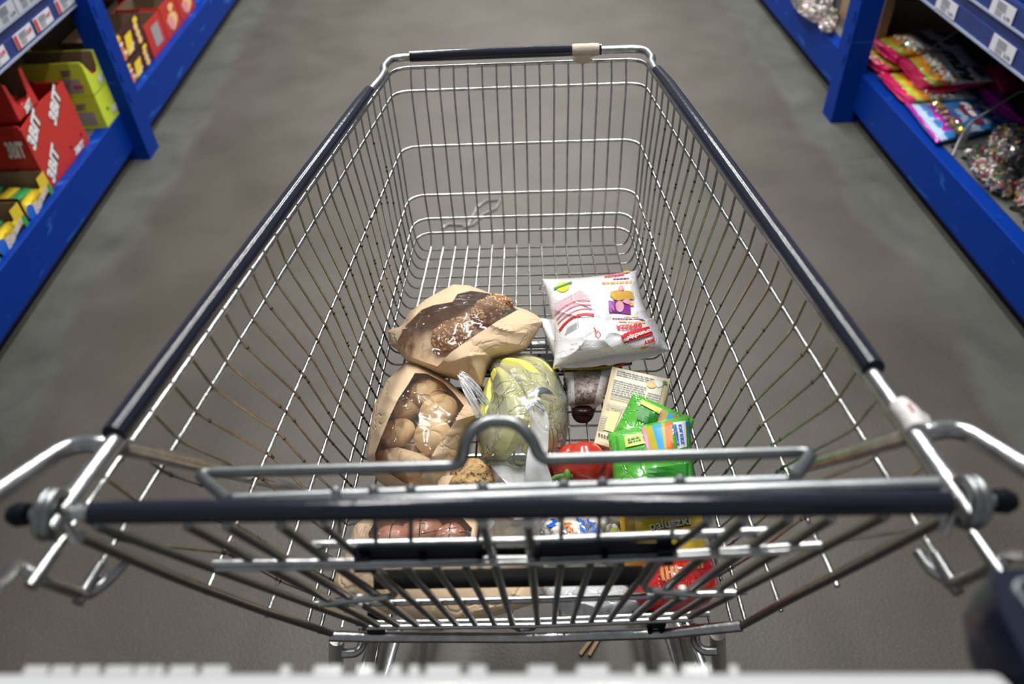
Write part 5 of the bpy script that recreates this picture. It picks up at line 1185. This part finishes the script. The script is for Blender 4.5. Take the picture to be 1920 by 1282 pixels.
# marshmallows
outM = [(990, 978), (1040, 962), (1110, 960), (1165, 968), (1170, 1010), (1160, 1062), (1100, 1075), (1020, 1068), (992, 1030)]
bM = Blob(outM, .605, .038, .586, wr=.002, seed=11, q=.5)
mb = MB(); bM.build(mb, 60, 16); oM = ob('marshmallow_bag', mb, clearf, smooth=True, label='clear bag of white marshmallows with orange and blue lettering', cat='bag of sweets')
mm = mat('marshmallow_white', (.78, .74, .66), .6, bump=.1); mb = MB(); rnd = random.Random(9)
for i in range(80):
    k = math.sqrt(rnd.random())*.9; th = rnd.uniform(-math.pi, math.pi); d = np.array([math.cos(th), math.sin(th)]); px = bM.c+d*bM.rad(th)*k; p = bM.at(px[0], px[1], -.0085); rot = Matrix.Rotation(rnd.uniform(0, 3), 3, Vector((rnd.random(), rnd.random(), .2)))
    mb.ell(Vector(p), (.0085, .0075, .0075), rot, 12, 8)
ob('marshmallows', mb, mm, oM, smooth=True, kind='stuff')
mb = MB(); text_on(mb, pt_(bM, (1128, 1004), (1112, 968), 13, .002), 'SHI', .05); ob('blue_lettering', mb, bluep, oM); mb = MB(); text_on(mb, pt_(bM, (1106, 1004), (1092, 966), 12, .002), 'ZE', .05); ob('blue_lettering', mb, bluep, oM); mb = MB(); disc(mb, pd(bM, (1034, 980), 13, 8, 0, .002), 16, 1); ob('blue_emblem', mb, bluep, oM)
mb = MB(); text_on(mb, pt_(bM, (1084, 1006), (1066, 966), 14, .002), 'P+K', .06); ob('orange_lettering', mb, orp, oM)
mb = MB(); disc(mb, pd(bM, (1153, 997), 10, 9, 0, .002), 14, 1); ob('lime_sticker', mb, mat('lime_sticker', (.6, .75, .15), .4), oM)
# yellow and red packs of salt sticks
yp = pack('yellow_stick_foil', (.88, .58, .02), .25, .4, 30)
q8, o8 = flatpack('stick_pack', [(1162, 968), (1316, 950), (1326, 1046), (1172, 1058)], [.625]*4, .018, yp, 'yellow pack of salt sticks just behind the black seat flap', 'snack pack', 31, nu=36, nv=28, Lb=.012, th=.006, wr=.001)
mb = MB(); patch(mb, pq(q8, [(1166, 975), (1190, 972), (1194, 1050), (1172, 1052)]), 3, 6); ob('ochre_side', mb, mat('ochre_print', (.45, .24, .01), .35), o8)
mb = MB(); text_on(mb, pt_(q8, (1221, 1003), (1296, 991), 23, .0012), 'paluszki', .06); ob('lettering_shadow', mb, brownc, o8)
mb = MB(); text_on(mb, pt_(q8, (1220, 1002), (1295, 990), 22, .0022), 'paluszki', .02); ob('lettering', mb, mat('cream_white_print', (.85, .74, .60), .4), o8)
rf = pack('red_stick_foil', (.62, .012, .012), .2, .8, 34, .6)
outR = [(1178, 1102), (1200, 1070), (1236, 1040), (1262, 1020), (1290, 1012), (1320, 1020), (1338, 1055), (1350, 1105), (1330, 1128), (1290, 1138), (1232, 1150), (1208, 1140), (1190, 1125)]
bR = Blob(outR, .60, .034, .584, wr=.003, fr=24, seed=13, ridge=.006, q=.55)
mb = MB(); bR.build(mb, 80, 24); oR = ob('stick_pack', mb, rf, smooth=True, label='red glossy pack of salt sticks in the near right corner', cat='snack pack')
stm = mat('salt_stick_print', (.58, .28, .09), .4)
for k in range(4):
    mb = MB(); band(mb, bR, [(1240+9*k, 1062-1*k), (1244+9*k, 1088-2*k)], 6, .0015); ob('stick_picture', mb, stm, oR)
for k in range(4):
    mb = MB(); band(mb, bR, [(1294+7*k, 1052-1*k), (1296+7*k, 1068-k)], 4.6, .0015); ob('stick_picture', mb, stm, oR)
mb = MB(); disc(mb, pd(bR, (1312, 1098), 10, 6, .3, .0015), 14, 1, wob=.1); ob('brown_picture', mb, mat('pretzel_brown_print', (.30, .12, .05), .4), oR)
mb = MB(); rows(mb, bR, [(1282, 1030), (1304, 1027), (1304, 1033), (1283, 1036)], 1, .7, 3, .0015, 4); band(mb, bR, [(1268, 1016), (1290, 1014), (1306, 1026)], 2); ob('white_print', mb, whitep, oR)
# white plastic bag near the gate
outW = [(1010, 1092), (1040, 1080), (1080, 1078), (1130, 1083), (1168, 1094), (1192, 1112), (1206, 1132), (1180, 1147), (1130, 1150), (1088, 1153), (1052, 1138), (1022, 1118)]
bW = Blob(outW, .597, .026, .583, wr=.004, fr=30, seed=15, ridge=.010, q=.6)
mb = MB(); bW.build(mb, 80, 22); oW = ob('white_plastic_bag', mb, film('greyish_bag_film', (.9, .9, .92), .75, .08, .25, .5, 30), smooth=25, label='crumpled white plastic bag lying by the rear gate', cat='plastic bag')
mb = MB(); patch(mb, pq(bW, [(1052, 1085), (1072, 1083), (1074, 1092), (1056, 1094)], -.002), 3, 2); ob('blue_print', mb, bluep, oW)
